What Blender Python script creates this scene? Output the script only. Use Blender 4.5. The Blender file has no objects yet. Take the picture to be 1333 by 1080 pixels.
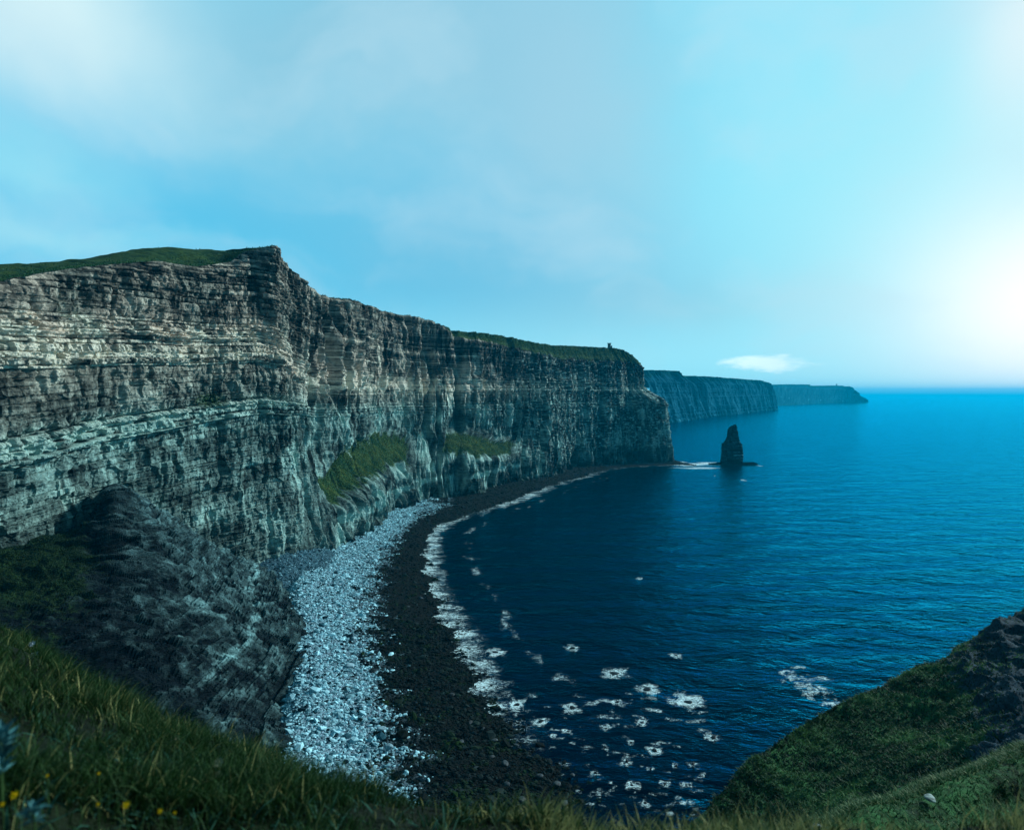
import bpy, math, random
import numpy as np
rng = np.random.default_rng(7); random.seed(7)
C = bpy.context.scene.collection
F = 868.0; EYE = 120.0; ROW = 510.0; CX, CY = 666.5, 540.0
PIT = math.atan((CY-ROW)/F); CP, SP = math.cos(PIT), math.sin(PIT)

# ------------------------------------------------------------------ helpers
def ray(px, py):
    cx = (px-CX)/F; cy = -(py-CY)/F
    return np.array([cx, CP+cy*SP, -SP+cy*CP])
def W(px, py, d):                       # point seen at px,py that stands d metres ahead
    r = ray(px, py); return np.array([0, 0, EYE]) + r*(d/r[1])
def S(px, py, z=0.0):                   # point seen at px,py lying at height z
    r = ray(px, py); return np.array([0, 0, EYE]) + r*((z-EYE)/r[2])

def _h(ix, iy, iz, seed):
    n = (ix.astype(np.int64)*374761393 + iy.astype(np.int64)*668265263 + iz.astype(np.int64)*2147483647*3 + seed*974634777) & 0xffffffff
    n = ((n ^ (n >> 13))*1274126177) & 0xffffffff
    n = ((n ^ (n >> 16))*2246822519) & 0xffffffff
    n = n ^ (n >> 13)
    return n
def hf(ix, iy=None, iz=None, seed=0):
    ix = np.asarray(ix)
    iy = np.zeros_like(ix) if iy is None else np.asarray(iy)
    iz = np.zeros_like(ix) if iz is None else np.asarray(iz)
    return (_h(ix, iy, iz, seed) & 0xffffff).astype(np.float32)/16777216.0
def noise2(x, y, seed=0):               # gradient noise about -1..1
    xi = np.floor(x); yi = np.floor(y); fx = (x-xi).astype(np.float32); fy = (y-yi).astype(np.float32)
    u = fx*fx*fx*(fx*(fx*6-15)+10); v = fy*fy*fy*(fy*(fy*6-15)+10)
    def g(dx, dy):
        n = _h(xi+dx, yi+dy, xi*0, seed)
        gx = (n & 0xffff).astype(np.float32)/32768.0-1; gy = ((n >> 16) & 0xffff).astype(np.float32)/32768.0-1
        return gx*(fx-dx)+gy*(fy-dy)
    a = g(0, 0); b = g(1, 0); c = g(0, 1); d = g(1, 1)
    return 1.6*((a+(b-a)*u)+((c+(d-c)*u)-(a+(b-a)*u))*v)
def fbm(x, y, o=4, seed=0, gain=.5):
    s = 0; a = 1.0; t = 0
    for k in range(o):
        s = s+a*noise2(x*2**k+17.3*k, y*2**k-9.1*k, seed+k*31); t += a; a *= gain
    return s/t
def ridged(x, y, o=3, seed=0):
    s = 0; a = 1.0; t = 0
    for k in range(o):
        s = s+a*(1-2*np.abs(noise2(x*2**k+5.1*k, y*2**k, seed+k*31))); t += a; a *= .5
    return s/t
def sm(a, b, x):
    t = np.clip((x-a)/(b-a), 0, 1); return t*t*(3-2*t)
def smooth1(a, k):
    if k < 1: return a
    w = np.exp(-np.linspace(-2, 2, 2*k+1)**2); w /= w.sum()
    p = np.pad(a, k, mode='edge'); return np.convolve(p, w, 'valid')

def mesh_obj(name, V, faces, mat, attrs=None, smooth=False, parent=None, fattr=None):
    """V (n,3); faces (m,k) with k the same for all"""
    me = bpy.data.meshes.new(name)
    V = np.ascontiguousarray(V, dtype=np.float32); faces = np.ascontiguousarray(faces, dtype=np.int32)
    m, k = faces.shape
    me.vertices.add(len(V)); me.vertices.foreach_set('co', V.ravel())
    me.loops.add(m*k); me.loops.foreach_set('vertex_index', faces.ravel())
    me.polygons.add(m); me.polygons.foreach_set('loop_start', np.arange(0, m*k, k, dtype=np.int32))
    me.polygons.foreach_set('loop_total', np.full(m, k, dtype=np.int32))
    me.update(calc_edges=True)
    me.polygons.foreach_set('use_smooth', np.full(m, smooth))
    for an, av in (attrs or {}).items():
        at = me.attributes.new(an, 'FLOAT', 'POINT'); at.data.foreach_set('value', np.ascontiguousarray(av, dtype=np.float32).ravel())
    me.materials.append(mat)
    o = bpy.data.objects.new(name, me); C.objects.link(o)
    if parent: o.parent = parent
    return o
def grid_faces(nv, nu, flip=False):
    i = np.arange((nv-1)*(nu-1)); r = i//(nu-1); c = i % (nu-1); a = r*nu+c
    f = np.stack([a, a+1, a+nu+1, a+nu], 1)
    return f[:, ::-1] if flip else f
def grid_obj(name, P, mat, attrs=None, smooth=False, flip=False):
    nv, nu = P.shape[:2]
    return mesh_obj(name, P.reshape(-1, 3), grid_faces(nv, nu, flip), mat, attrs, smooth)
def cr(P, n, axis):                     # Catmull-Rom resample of control rows
    P = np.moveaxis(np.asarray(P, float), axis, 0); m = len(P)
    t = np.linspace(0, m-1, n); i = np.minimum(t.astype(int), m-2); f = (t-i).reshape((-1,)+(1,)*(P.ndim-1))
    p0 = P[np.maximum(i-1, 0)]; p1 = P[i]; p2 = P[i+1]; p3 = P[np.minimum(i+2, m-1)]
    q = .5*((2*p1)+(-p0+p2)*f+(2*p0-5*p1+4*p2-p3)*f*f+(-p0+3*p1-3*p2+p3)*f**3)
    return np.moveaxis(q, 0, axis)
def normals(P):
    du = np.gradient(P, axis=1); dv = np.gradient(P, axis=0); n = np.cross(du, dv)
    return n/np.maximum(np.linalg.norm(n, axis=2, keepdims=True), 1e-9)
def tag(o, label=None, cat=None, group=None, kind=None):
    if label: o['label'] = label
    if cat: o['category'] = cat
    if group: o['group'] = group
    if kind: o['kind'] = kind
    return o
def empty(name, loc):
    o = bpy.data.objects.new(name, None); C.objects.link(o); o.location = loc; return o

# ------------------------------------------------------------------ materials
class N:
    def __init__(s, name, world=None):
        if world: s.t = world.node_tree
        else:
            s.m = bpy.data.materials.new(name); s.m.use_nodes = True; s.t = s.m.node_tree
        s.t.nodes.clear()
    def n(s, typ, ins=None, **kw):
        nd = s.t.nodes.new(typ)
        for k, v in kw.items(): setattr(nd, k, v)
        for k, v in (ins or {}).items():
            if isinstance(v, bpy.types.NodeSocket): s.t.links.new(v, nd.inputs[k])
            else: nd.inputs[k].default_value = v
        return nd
    def math(s, op, a, b=0.0, c=0.0, clamp=False):
        nd = s.n('ShaderNodeMath', {0: a, 1: b, 2: c}, operation=op); nd.use_clamp = clamp; return nd.outputs[0]
    def mix(s, f, a, b, mode='MIX'):
        nd = s.n('ShaderNodeMix', data_type='RGBA', blend_type=mode)
        for k, v in ((0, f), (6, a), (7, b)):
            if isinstance(v, bpy.types.NodeSocket): s.t.links.new(v, nd.inputs[k])
            else: nd.inputs[k].default_value = (*v, 1) if isinstance(v, tuple) and len(v) == 3 else v
        return nd.outputs[2]
    def attr(s, name): return s.n('ShaderNodeAttribute', attribute_name=name).outputs['Fac']
    def ramp(s, f, a, b, lo=0.0, hi=1.0, smooth=True):
        return s.n('ShaderNodeMapRange', {0: f, 1: a, 2: b, 3: lo, 4: hi}, interpolation_type='SMOOTHSTEP' if smooth else 'LINEAR').outputs[0]
    def noise(s, scale, detail=4, rough=.55, vec=None, dist=0.0):
        i = {'Scale': scale, 'Detail': float(detail), 'Roughness': rough, 'Distortion': dist}
        if vec is not None: i['Vector'] = vec
        return s.n('ShaderNodeTexNoise', i).outputs[0]
    def out(s, sh, vol=False):
        o = s.n('ShaderNodeOutputMaterial'); s.t.links.new(sh, o.inputs[1 if vol else 0]); return s.m

def rock_material(name, hi=(.95, .86, .68), lo=(.004, .011, .011), g1=(.005, .045, .020), g2=(.055, .105, .022), wt=(.85, .56, .42), pw=1.8, cool=(.42, .73, .84), spec=.1):
    s = N(name)
    pos = s.n('ShaderNodeNewGeometry').outputs['Position']
    tone = s.attr('tone'); green = s.attr('green'); warm = s.attr('warm')
    st = s.n('ShaderNodeMapping', {0: pos, 3: (1, 1, 2.6)}).outputs[0]
    n1 = s.noise(.35, 6, .65, st); n2 = s.noise(1.7, 4, .6, st)
    vs = s.n('ShaderNodeMapping', {0: pos, 3: (1, 1, .12)}).outputs[0]
    n3 = s.noise(.5, 5, .6, vs)
    t = s.math('ADD', tone, s.math('MULTIPLY', s.math('SUBTRACT', n1, .5), .55))
    t = s.math('ADD', t, s.math('MULTIPLY', s.math('SUBTRACT', n2, .5), .25))
    t = s.math('ADD', t, s.math('MULTIPLY', s.math('SUBTRACT', n3, .5), .35), clamp=True)
    t = s.math('POWER', t, pw)
    col = s.mix(t, lo, hi)
    col = s.mix(s.math('MULTIPLY', warm, t), col, wt)
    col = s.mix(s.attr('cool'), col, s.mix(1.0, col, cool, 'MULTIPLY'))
    gn = s.noise(.12, 5, .6, pos); gf = s.noise(1.3, 5, .7, pos)
    g = s.math('ADD', green, s.math('MULTIPLY', s.math('SUBTRACT', n1, .5), 1.1))
    gm = s.ramp(g, .38, .78)
    gcol = s.mix(s.ramp(s.math('ADD', s.math('MULTIPLY', gn, .5), s.math('MULTIPLY', gf, .5)), .38, .62), g1, g2)
    col = s.mix(gm, col, gcol)
    bh = s.math('ADD', s.math('MULTIPLY', n1, 1.5), s.math('MULTIPLY', n2, .5))
    bmp = s.n('ShaderNodeBump', {'Strength': 1.0, 'Distance': 1.5, 'Height': bh}).outputs[0]
    b = s.n('ShaderNodeBsdfPrincipled', {'Base Color': col, 'Roughness': .9, 'Normal': bmp, 'Specular IOR Level': spec})
    return s.out(b.outputs[0])
ROCK = rock_material('layered_rock')
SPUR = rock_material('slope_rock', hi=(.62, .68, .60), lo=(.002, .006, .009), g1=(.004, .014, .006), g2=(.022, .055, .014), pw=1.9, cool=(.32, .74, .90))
FAR_HAZED = rock_material('far_rock_haze_tint', hi=(.08, .48, .64), lo=(.003, .03, .06), g1=(.008, .05, .06), g2=(.012, .08, .085), spec=.0)  # distance haze put into the rock colour: bluer and lighter

def stone_material(name, c0, c1, c2, rough=.85):
    s = N(name); tone = s.attr('tone'); tint = s.attr('tint')
    pos = s.n('ShaderNodeNewGeometry').outputs['Position']
    n = s.noise(2.2, 4, .6, pos)
    col = s.mix(s.math('ADD', tone, s.math('MULTIPLY', s.math('SUBTRACT', n, .5), .4), clamp=True), c0, c1)
    col = s.mix(tint, col, c2)
    b = s.n('ShaderNodeBsdfPrincipled', {'Base Color': col, 'Roughness': rough, 'Specular IOR Level': .05})
    return s.out(b.outputs[0])
PALE = stone_material('pale_stone', (.02, .08, .11), (.46, .84, .95), (.004, .018, .028))
DARK = stone_material('wet_weedy_stone', (.0006, .0016, .0018), (.032, .058, .058), (.010, .032, .005), .8)

def blade_material(name, base, tip, dry):
    s = N(name); h = s.attr('height'); d = s.attr('dry')
    col = s.mix(h, base, tip); col = s.mix(d, col, dry)
    b = s.n('ShaderNodeBsdfPrincipled', {'Base Color': col, 'Roughness': .7, 'Specular IOR Level': .2})
    tr = s.n('ShaderNodeBsdfTranslucent', {'Color': col})
    m = s.n('ShaderNodeMixShader', {0: .25, 1: b.outputs[0], 2: tr.outputs[0]})
    return s.out(m.outputs[0])
BLADE = blade_material('grass_blade', (.001, .004, .002), (.022, .074, .016), (.36, .36, .14))
TURF = blade_material("turf_tuft", (.002, .012, .006), (.012, .058, .02), (.09, .23, .07))

def soil_material(name, a, b_, rock=(.03, .08, .115)):
    s = N(name); pos = s.n('ShaderNodeNewGeometry').outputs['Position']
    n1 = s.noise(.25, 6, .7, pos); n2 = s.noise(2.5, 5, .7, pos)
    col = s.mix(s.ramp(s.math('ADD', s.math('MULTIPLY', n1, .6), s.math('MULTIPLY', n2, .4)), .36, .64), a, b_)
    rk = s.math('ADD', s.attr('rock'), s.math('MULTIPLY', s.math('SUBTRACT', n1, .5), 1.2))
    rc = s.mix(s.ramp(n2, .3, .75), (.012, .02, .026), rock)
    col = s.mix(s.ramp(rk, .45, .6), col, rc)
    bmp = s.n('ShaderNodeBump', {'Strength': .9, 'Distance': .35, 'Height': n2}).outputs[0]
    b = s.n('ShaderNodeBsdfPrincipled', {'Base Color': col, 'Roughness': .95, 'Normal': bmp, 'Specular IOR Level': .15})
    return s.out(b.outputs[0])
SOIL = soil_material('dark_turf', (.0015, .004, .002), (.006, .014, .004))
HILL = soil_material('hill_turf', (.002, .012, .006), (.032, .14, .042))

def plain(name, col, rough=.8, var=.25, scale=3.0):
    s = N(name); pos = s.n('ShaderNodeNewGeometry').outputs['Position']; n = s.noise(scale, 5, .6, pos)
    c2 = tuple(c*(1-var) for c in col); c3 = tuple(min(1, c*(1+var)) for c in col)
    b = s.n('ShaderNodeBsdfPrincipled', {'Base Color': s.mix(s.ramp(n, .35, .65), c2, c3), 'Roughness': rough, 'Specular IOR Level': .12})
    return s.out(b.outputs[0])

# ------------------------------------------------------------------ main cliff
# rim (px,py,d), base plan (x,y), weights: apron share zl zh, top share height, plateau rise, bedding (1 = bedded wall, 0 = fluted wall)
cols = [
 # rim px,py,d        base x,y     apron w zl zh   top w h   rise bed
 (-330, 330, 190,  -212, 180,  0, 30, 60,   .3,  6,  5, 1.),
 (-250, 345, 225,  -212, 218,  0, 30, 60,   .3,  6,  5, 1.),
 (   0, 366, 290,  -206, 283,  0, 30, 60,   .3,  6,  5, 1.),
 (  68, 353, 318,  -203, 308,  0, 30, 60,   .3,  5,  3, 1.),
 ( 135, 345, 345,  -197, 333,  0, 30, 60,   .3,  5,  4, 1.),
 ( 203, 340, 375,  -186, 362,  0, 30, 60,   .3,  5,  5, 1.),
 ( 257, 347, 403,  -174, 386,  0, 30, 60,   .3,  6, 17, 1.),
 ( 300, 341, 428,  -160, 408,  0, 30, 60,   .3,  6, 16, 1.),
 ( 322, 327, 440,  -152, 420,  0, 30, 60,   .2,  4,  8, .9),
 ( 351, 321, 447,  -142, 432,  0, 30, 60,   .1,  3,  1, .8),
 ( 353, 345, 468,  -139, 456,  0, 30, 60,   .1,  3,  0, .5),
 ( 376, 361, 487,  -138, 476,  0, 30, 60,   .1,  3,  0, .3),
 ( 400, 381, 512,  -136, 500,  .78, 26, 66,  .1,  3,  0, .15),
 ( 420, 388, 555,  -134, 540,  .85, 28, 86,  .1,  3,  0, .1),
 ( 460, 398, 640,  -126, 600,  .87, 30, 96, .05, 3,  0, .1),
 ( 500, 407, 715,  -116, 664,  .87, 30, 94, .05, 3,  0, .1),
 ( 530, 411, 770,  -110, 708,  .4, 30, 70,  .1,  3,  0, .1),
 ( 560, 417, 800,  -92,  727,  .3, 30, 60,  .1,  3,  0, .1),
 ( 580, 428, 815,  -66,  745,  .68, 40, 84,  .2, 8,  0, .1),
 ( 610, 433, 850,  -45,  762,  .72, 36, 80,  .2, 14,  0, .1),
 ( 635, 436, 890,  -34,  808,  .7, 34, 64,  .25, 18,  0, .1),
 ( 665, 441, 945,  -5,   868,  .62, 30, 62,  .3, 20,  0, .15),
 ( 690, 446, 995,   28,  918,  0, 30, 60,   .35, 22,  0, .3),
 ( 720, 450, 1045,  62,  966,  0, 30, 60,   .4, 26,  0, .4),
 ( 750, 451, 1110, 106,  1050, 0, 30, 60,   .5, 30,  0, .5),
 ( 793, 453, 1145, 170,  1100, 0, 30, 60,   .5, 30,  0, .6),
 ( 810, 455, 1160, 222,  1118, .35, 104, 128, .25, 28,  0, .6),
 ( 821, 462, 1172, 266,  1130, .5, 104, 128, .2, 24,  0, .6),
 ( 818, 462, 1205, 272,  1150, .5, 104, 128, .2, 24,  0, .6),
 ( 795, 460, 1280, 240,  1240, .3, 104, 128, .2, 24,  0, .6),
 ( 740, 458, 1420, 160,  1390, .3, 104, 128, .2, 24,  0, .6),
]
A = np.array(cols, float)
rimw = np.array([W(a[0], a[1], a[2]) for a in A])
seg = np.r_[0, np.cumsum(np.hypot(*np.diff(A[:, 3:5], axis=0).T))]
dist = np.hypot(A[:, 3], A[:, 4])
# column spacing grows with distance
us = [0.0]
while us[-1] < seg[-1]:
    dd = np.interp(us[-1], seg, dist); us.append(us[-1]+(.50*dd/450 if dd > 280 else .5))
us = np.array(us); NU = len(us)
ci = np.interp(us, seg, np.arange(len(A)))
def col(k): return smooth1(np.interp(us, seg, A[:, k] if np.isscalar(k) else k), 12)
bx, by = smooth1(np.interp(us, seg, A[:, 3]), 16), smooth1(np.interp(us, seg, A[:, 4]), 16)
rx, ry = smooth1(np.interp(us, seg, rimw[:, 0]), 7), smooth1(np.interp(us, seg, rimw[:, 1]), 7)
zt = smooth1(np.interp(us, seg, rimw[:, 2]), 2)
aw, zl, zh, tw, th, rise, bed = [col(k) for k in range(5, 12)]
tx, ty = np.gradient(smooth1(bx, 40)), np.gradient(smooth1(by, 40)); tl = np.hypot(tx, ty)
nx, ny = ty/tl, -tx/tl                   # outward, towards the sea
NZ = 460
zt = zt + 1.3*(hf(np.floor(us/5.0), seed=91)-.5)*sm(300, 330, us)+.9*fbm(us/6, us*0, 3, 92)
tt = np.linspace(0, 1, NZ)[:, None]
U = np.broadcast_to(us, (NZ, NU)); Z = -3+tt*(zt+3)
ap = sm(zl, zh, Z); tp = sm(zt-th, zt+.5, Z)
g = (1-aw-tw)*tt + aw*ap + tw*tp
PX = bx+(rx-bx)*g; PY = by+(ry-by)*g
# bedding planes: heights that follow three guide beds
low_bed = smooth1(np.interp(us, seg, np.interp(A[:, 0], [-330, 0, 330, 400, 560, 900], [82, 92, 111, 104, 100, 98])), 25)
top_bed = smooth1(np.interp(us, seg, np.interp(np.arange(len(A)), [0, 2, 8, 9, 11, 13, 40], [128, 135, 143, 141, 125, 122.5, 121])), 10)
Sx = np.where(Z < low_bed, 100*Z/low_bed, np.where(Z < top_bed, 100+40*(Z-low_bed)/(top_bed-low_bed), 140+(Z-top_bed)))
Sx = Sx + 1.2*fbm(U/60, Z/60, 2, 3)
# beds of unequal thickness
edges = np.cumsum(rng.uniform(1.3, 4.6, 200)); edges = edges[edges < 260]; strength = rng.uniform(-1, 1, len(edges)+1)
L = np.searchsorted(edges, Sx.ravel()).reshape(Sx.shape)
blk = 3.0+7.0*hf(L, seed=4)
B1 = np.floor((U+hf(L, seed=5)*50+2*noise2(U/9, Z/9, 8))/blk)
hb = hf(L, B1, seed=6); hb2 = hf(L, B1, seed=7)
B2 = np.floor((U+hf(L, seed=15)*50)/(blk*.4)); L2 = np.floor(Sx/1.1)
hs = hf(L2, B2, seed=16)
bed2 = np.clip(bed+.35*noise2(U/45, Z/30, 12), 0, 1)
upper = sm(100, 112, Sx)
lam_w = .25+.75*np.clip(sm(133, 137, Sx)*sm(163, 158, Sx)+sm(94, 97, Sx)*sm(112, 108, Sx)+.45*sm(165, 175, Sx), 0, 1)   # where the bedding shows
big = 18*fbm(U/110, Z/400, 2, 20)+9*ridged(U/46, Z/260, 2, 21)
flute = 6.5*ridged(U/15+.6*noise2(U/30, Z/40, 30), Z/90, 3, 22)+2.6*ridged(U/5, Z/30, 2, 23)
flute2 = 3.0*fbm(U/9, Z/12, 5, 24)
rough = 2.2*ridged(U/16, Z/13, 4, 25)+3.0*(hf(np.floor(U/7+.6*noise2(U/9, Z/9, 26)), np.floor(Z/9+.5*noise2(U/9, Z/9, 27)), seed=28)-.5)
ledge = strength[L]*2.2*sm(-.6, .3, noise2(U/50, L*3.1, 10))+(hb-.5)*4.2+(hs-.5)*1.8
ledge = ledge*lam_w + rough*(1-lam_w)
dS = Sx-np.r_[0, edges][L]; seam = np.exp(-(dS/.42)**2)*sm(-.5, .1, noise2(U/22, L*2.3, 11))
ledge = ledge-2.0*seam*(.4+.6*lam_w)
shelf = 2.6*sm(95.5, 97, Sx)*sm(107, 105, Sx)+2.4*sm(134.5, 135.6, Sx)*sm(150, 143, Sx)+2.0*sm(150.5, 151.5, Sx)*sm(160, 155, Sx)
D = big*(.35+.65*(1-bed)) + (1-bed2)*(flute+.2*ledge+.35*shelf) + bed2*(ledge+shelf+flute*.25) + flute2
# narrow dark clefts and sea caves
cl = ridged(U/44+.30*noise2(U/60, Z/60, 40), Z/420, 1, 41); D -= 14*sm(.80, 1.0, cl)*(1-bed)*sm(300, 380, U)*sm(-.4, .2, noise2(U/50, Z/70, 42))
cl2 = ridged(U/19+.3*noise2(U/40, Z/40, 43), Z/150, 1, 45); D -= 6*sm(.82, 1.0, cl2)*(1-.8*bed)
for (c_, z0_, z1_, w_, a_) in [(11.6, 90, 150, 2.2, 8), (12.7, 20, 60, 2.5, 9), (13.3, 95, 150, 2, 7), (14.4, 5, 34, 3, 10), (15.6, 0, 30, 3, 9), (16.6, 70, 175, 3.0, 13), (17.3, 5, 120, 2.5, 10), (18.5, 80, 150, 2.2, 8), (19.6, 0, 60, 2.5, 9), (20.6, 60, 185, 3.5, 16), (21.4, 5, 130, 3.5, 18), (22.2, 40, 175, 4, 18), (22.9, 0, 60, 4, 18), (23.4, 60, 150, 3, 14), (24.0, 0, 40, 4, 16), (24.6, 50, 120, 3.5, 12), (25.2, 10, 90, 3, 10)]:
    u0_ = np.interp(c_, ci, us); D -= a_*np.exp(-((U-u0_-5*noise2(Z/30, Z*0+c_, 46))/w_)**2)*sm(z0_-6, z0_+6, Z)*sm(z1_+14, z1_-10, Z)
cv = ridged(U/26, U*0, 1, 44); D -= 14*sm(.72, .95, cv)*sm(34, 8, Z)*sm(860, 940, U)
apm = aw*sm(0, .08, ap)*sm(1, .93, ap)
apmask = sm(.42, .66, aw+.12*fbm(U/12, Z/12, 3, 49))*sm(-.02, .30, ap+.12*noise2(U/7, Z/9, 48))*sm(1.02, .66, ap+.16*fbm(U/9, Z/9, 3, 47))*(ci < 24)
D *= (1-.75*apmask); D += apmask*(3.5*fbm((U+Z)/16, Z/50, 4, 50)+.6*fbm(U/3, Z/3, 3, 51))
# alcove with weedy ledge on the bedded wall
alc = np.exp(-((ci-6.15)/.55)**4-((Z-121)/11)**4); alc2 = np.exp(-((ci-6.35)/.2)**2-((Z-126)/7)**2)
D += -3.0*alc+3.2*alc2
# beak at the corner
D += 4*np.exp(-((ci-9.1)/.35)**2)*sm(205, 220, Z)
D *= sm(-1.0, .12, tt)
top_soft = 1-.7*tw/.5*tp; D = D*top_soft
PX = PX+nx*D; PY = PY+ny*D
# plateau rows
NI = 90; q = (np.linspace(0, 1, NI)**1.7)[1:, None]*320
fade = np.exp(-q/14)
ZP = zt+rise*sm(0, 62, q)-sm(60, 400, q)*(6+rise*.6)+2.2*fbm(U[:1]/24+q*0, q/24, 5, 60)*(1-np.exp(-q/6))
PPX = rx+nx*(D[-1]*fade-q); PPY = ry+ny*(D[-1]*fade-q)
back = (ci > 22); PPX = np.where(back, rx+(nx*D[-1]*fade)-q*.93, PPX); PPY = np.where(back, ry+ny*D[-1]*fade-q*np.interp(ci, [22, 24, 27, 30], [.1, 0, .0, .3]), PPY)
P = np.stack([np.r_[PX, PPX], np.r_[PY, PPY], np.r_[Z, ZP]], 2)
# tone
bands = [(103, 2.6, .55, 1), (98, 1.2, .45, 1), (141.5, 2.4, .42, 0), (136.5, 1.1, .40, 0), (154, 2.6, .5, 1), (159, 1.4, .36, 1), (176, 1.0, .18, 0), (198, .8, .3, 0), (23.5, 3.0, .50, 0), (148, .8, .3, 1)]
run = sm(-.3, .3, noise2(U/40, L2*3.7, 78))
tone = .44+.30*(hf(L, seed=70)-.5)*lam_w+.40*(hf(L2, seed=79)-.5)*run*(.2+.8*bed2)*lam_w+.34*(hb2-.5)*bed2*(.35+.65*lam_w)+.42*fbm(U/34, Z/26, 5, 71)+.12*(hs-.5)
tone -= .26*seam*(.35+.65*lam_w)
tone += .22*sm(.2, .75, dS/np.maximum(np.r_[edges, 260][L]-np.r_[0, edges][L], .1))*(lam_w-.4)
tone += .30*sm(.25, .6, ridged(U/2.6+.5*noise2(U/9, Z/9, 72), Z/40, 2, 73))*sm(-.1, .4, fbm(U/30, Z/30, 2, 74))*sm(112, 90, Sx)      # pale seepage streaks low down
for (b0, wd, am, left) in bands+[(166, .7, .5, 2), (171.5, .6, .4, 2), (182, .9, .5, 2), (189, .6, .35, 2), (131, .8, .4, 2), (113, .7, .3, 2)]:
    if left == 2: region = sm(.6, .2, bed)*(1-sm(18, 21, ci))
    elif left: region = sm(.55, .9, bed)
    elif b0 == 23.5: region = sm(.3, .1, bed)*(1-sm(21, 22.5, ci))
    else: region = sm(.3, .8, bed)+.8*sm(0, .5, fbm(U/13, Z/2.2, 3, 89))*(1-sm(.3, .8, bed))
    tone += am*np.exp(-((Sx-b0 if b0 != 23.5 else Z-b0)/wd)**4)*region*sm(-.35, .25, fbm(U/16, Z/12, 3, int(b0)))
tone += .62*np.exp(-((Sx-144)/10.0)**2)*(1-bed2)*sm(-.3, .3, fbm(U/12, Z/6, 4, 75))*(1-sm(18, 21, ci))
stain = fbm(U/3.2, Z/45, 4, 76); tone += (.5*stain)*(1-.6*bed2)
gl = sm(.05, .45, fbm(U/6, Z/2.6, 4, 77)); tone += .75*gl*sm(20, 22, ci)*sm(10, 40, Z)*sm(182, 168, Z)
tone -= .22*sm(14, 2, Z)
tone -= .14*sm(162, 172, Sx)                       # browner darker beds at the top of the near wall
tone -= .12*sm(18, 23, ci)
warm = .55*sm(128, 160, Sx)*sm(-.3, .3, fbm(U/25, Z/22, 3, 80))*(1-sm(20, 23, ci)) + .25*sm(.1, .5, fbm(U/14, Z/40, 3, 81))*(1-bed)
warm += .8*np.exp(-((ci-9.6)/.5)**2-((Z-134)/5)**2)
green = apmask*(.98+.75*fbm((U+Z)/6, Z/30, 4, 52))+1.15*sm(.02, .3, tp+.2*fbm(U/14, Z/14, 3, 86))*sm(.1, .2, tw)*sm(17.4, 18.2, ci)
green += .75*np.exp(-((ci-6.1)/.6)**2-((Z-115)/7)**2)
green += .42*sm(.1, .6, fbm(U/18, Z/28, 3, 83))*(1-bed)*sm(190, 60, Z)*(ci < 22)
green += .55*sm(-.1, .4, fbm(U/30, Z/20, 3, 84))*sm(17, 22, ci)*sm(110, 170, Z)
gp = np.broadcast_to(1.1*sm(.5, 3.5, q+1.5*noise2(U[:1]/4+q*0, q/3, 85)), (NI-1, NU))
one = np.ones_like(ZP)
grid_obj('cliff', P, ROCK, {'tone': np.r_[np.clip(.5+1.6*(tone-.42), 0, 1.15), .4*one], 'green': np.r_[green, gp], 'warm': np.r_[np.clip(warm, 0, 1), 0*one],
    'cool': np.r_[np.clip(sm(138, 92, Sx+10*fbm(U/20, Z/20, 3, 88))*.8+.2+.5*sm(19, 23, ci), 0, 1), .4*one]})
tag(bpy.data.objects['cliff'], 'tall layered sea cliff with grassy top curving round the bay', None, None, 'structure')
CLIFFP = P; APM = np.r_[apmask, gp*np.exp(-q/18)*.35]
cliff_rim = lambda c: np.array([np.interp(c, ci, rx), np.interp(c, ci, ry), np.interp(c, ci, zt)])

# ------------------------------------------------------------------ lower spur in front of the near wall
spur_rows = [
 # behind the crest, crest, three face rows, foot
 [(-300, 700, 225), (0, 712, 285), (60, 700, 318), (110, 690, 345), (152, 672, 365), (196, 680, 385), (262, 694, 412), (330, 728, 440), (375, 740, 475)],
 [(-300, 750, 190), (0, 735, 248), (60, 712, 275), (116, 690, 303), (152, 648, 325), (192, 670, 335), (255, 700, 385), (325, 735, 418), (376, 748, 450)],
 [(-300, 790, 175), (0, 765, 228), (60, 748, 248), (112, 728, 268), (160, 700, 290), (215, 708, 305), (265, 735, 345), (332, 765, 372), (382, 778, 405)],
 [(-300, 850, 160), (0, 812, 205), (70, 812, 218), (130, 802, 232), (190, 790, 250), (250, 800, 262), (300, 815, 282), (350, 830, 305), (389, 838, 328)],
 [(-300, 940, 140), (0, 905, 180), (90, 905, 190), (160, 900, 200), (225, 895, 214), (280, 900, 226), (325, 905, 243), (360, 905, 262), (392, 890, 277)],
 [(-300, 1080, 120), (0, 1040, 150), (120, 1035, 158), (195, 1030, 166), (255, 1020, 176), (300, 1010, 188), (335, 1000, 202), (362, 985, 220), (384, 955, 236)],
 [(-300, 1300, 105), (0, 1280, 128), (140, 1240, 135), (220, 1200, 142), (275, 1160, 152), (315, 1120, 163), (345, 1070, 180), (368, 1035, 197), (376, 1010, 212)],
]
R = np.array([[W(*p) for p in row] for row in spur_rows]); R[3:, -1, 0] += 9; R[3:, -2, 0] += 6; R[3:, -3, 0] += 3
R[:, :, 2] = np.maximum(R[:, :, 2], -3)
Q = cr(cr(R, 560, 0), 760, 1)
nrm = normals(Q)
if nrm[..., 2].mean() < 0: nrm = -nrm
a = Q[..., 0]; b = Q[..., 1]; z = Q[..., 2]
al = (a*.55-b*.83); ac = (a*.83+b*.55)      # runnels go down the dip
lam = ridged(al/22+.5*noise2(a/30, z/20, 99), z/70, 3, 100)
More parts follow.
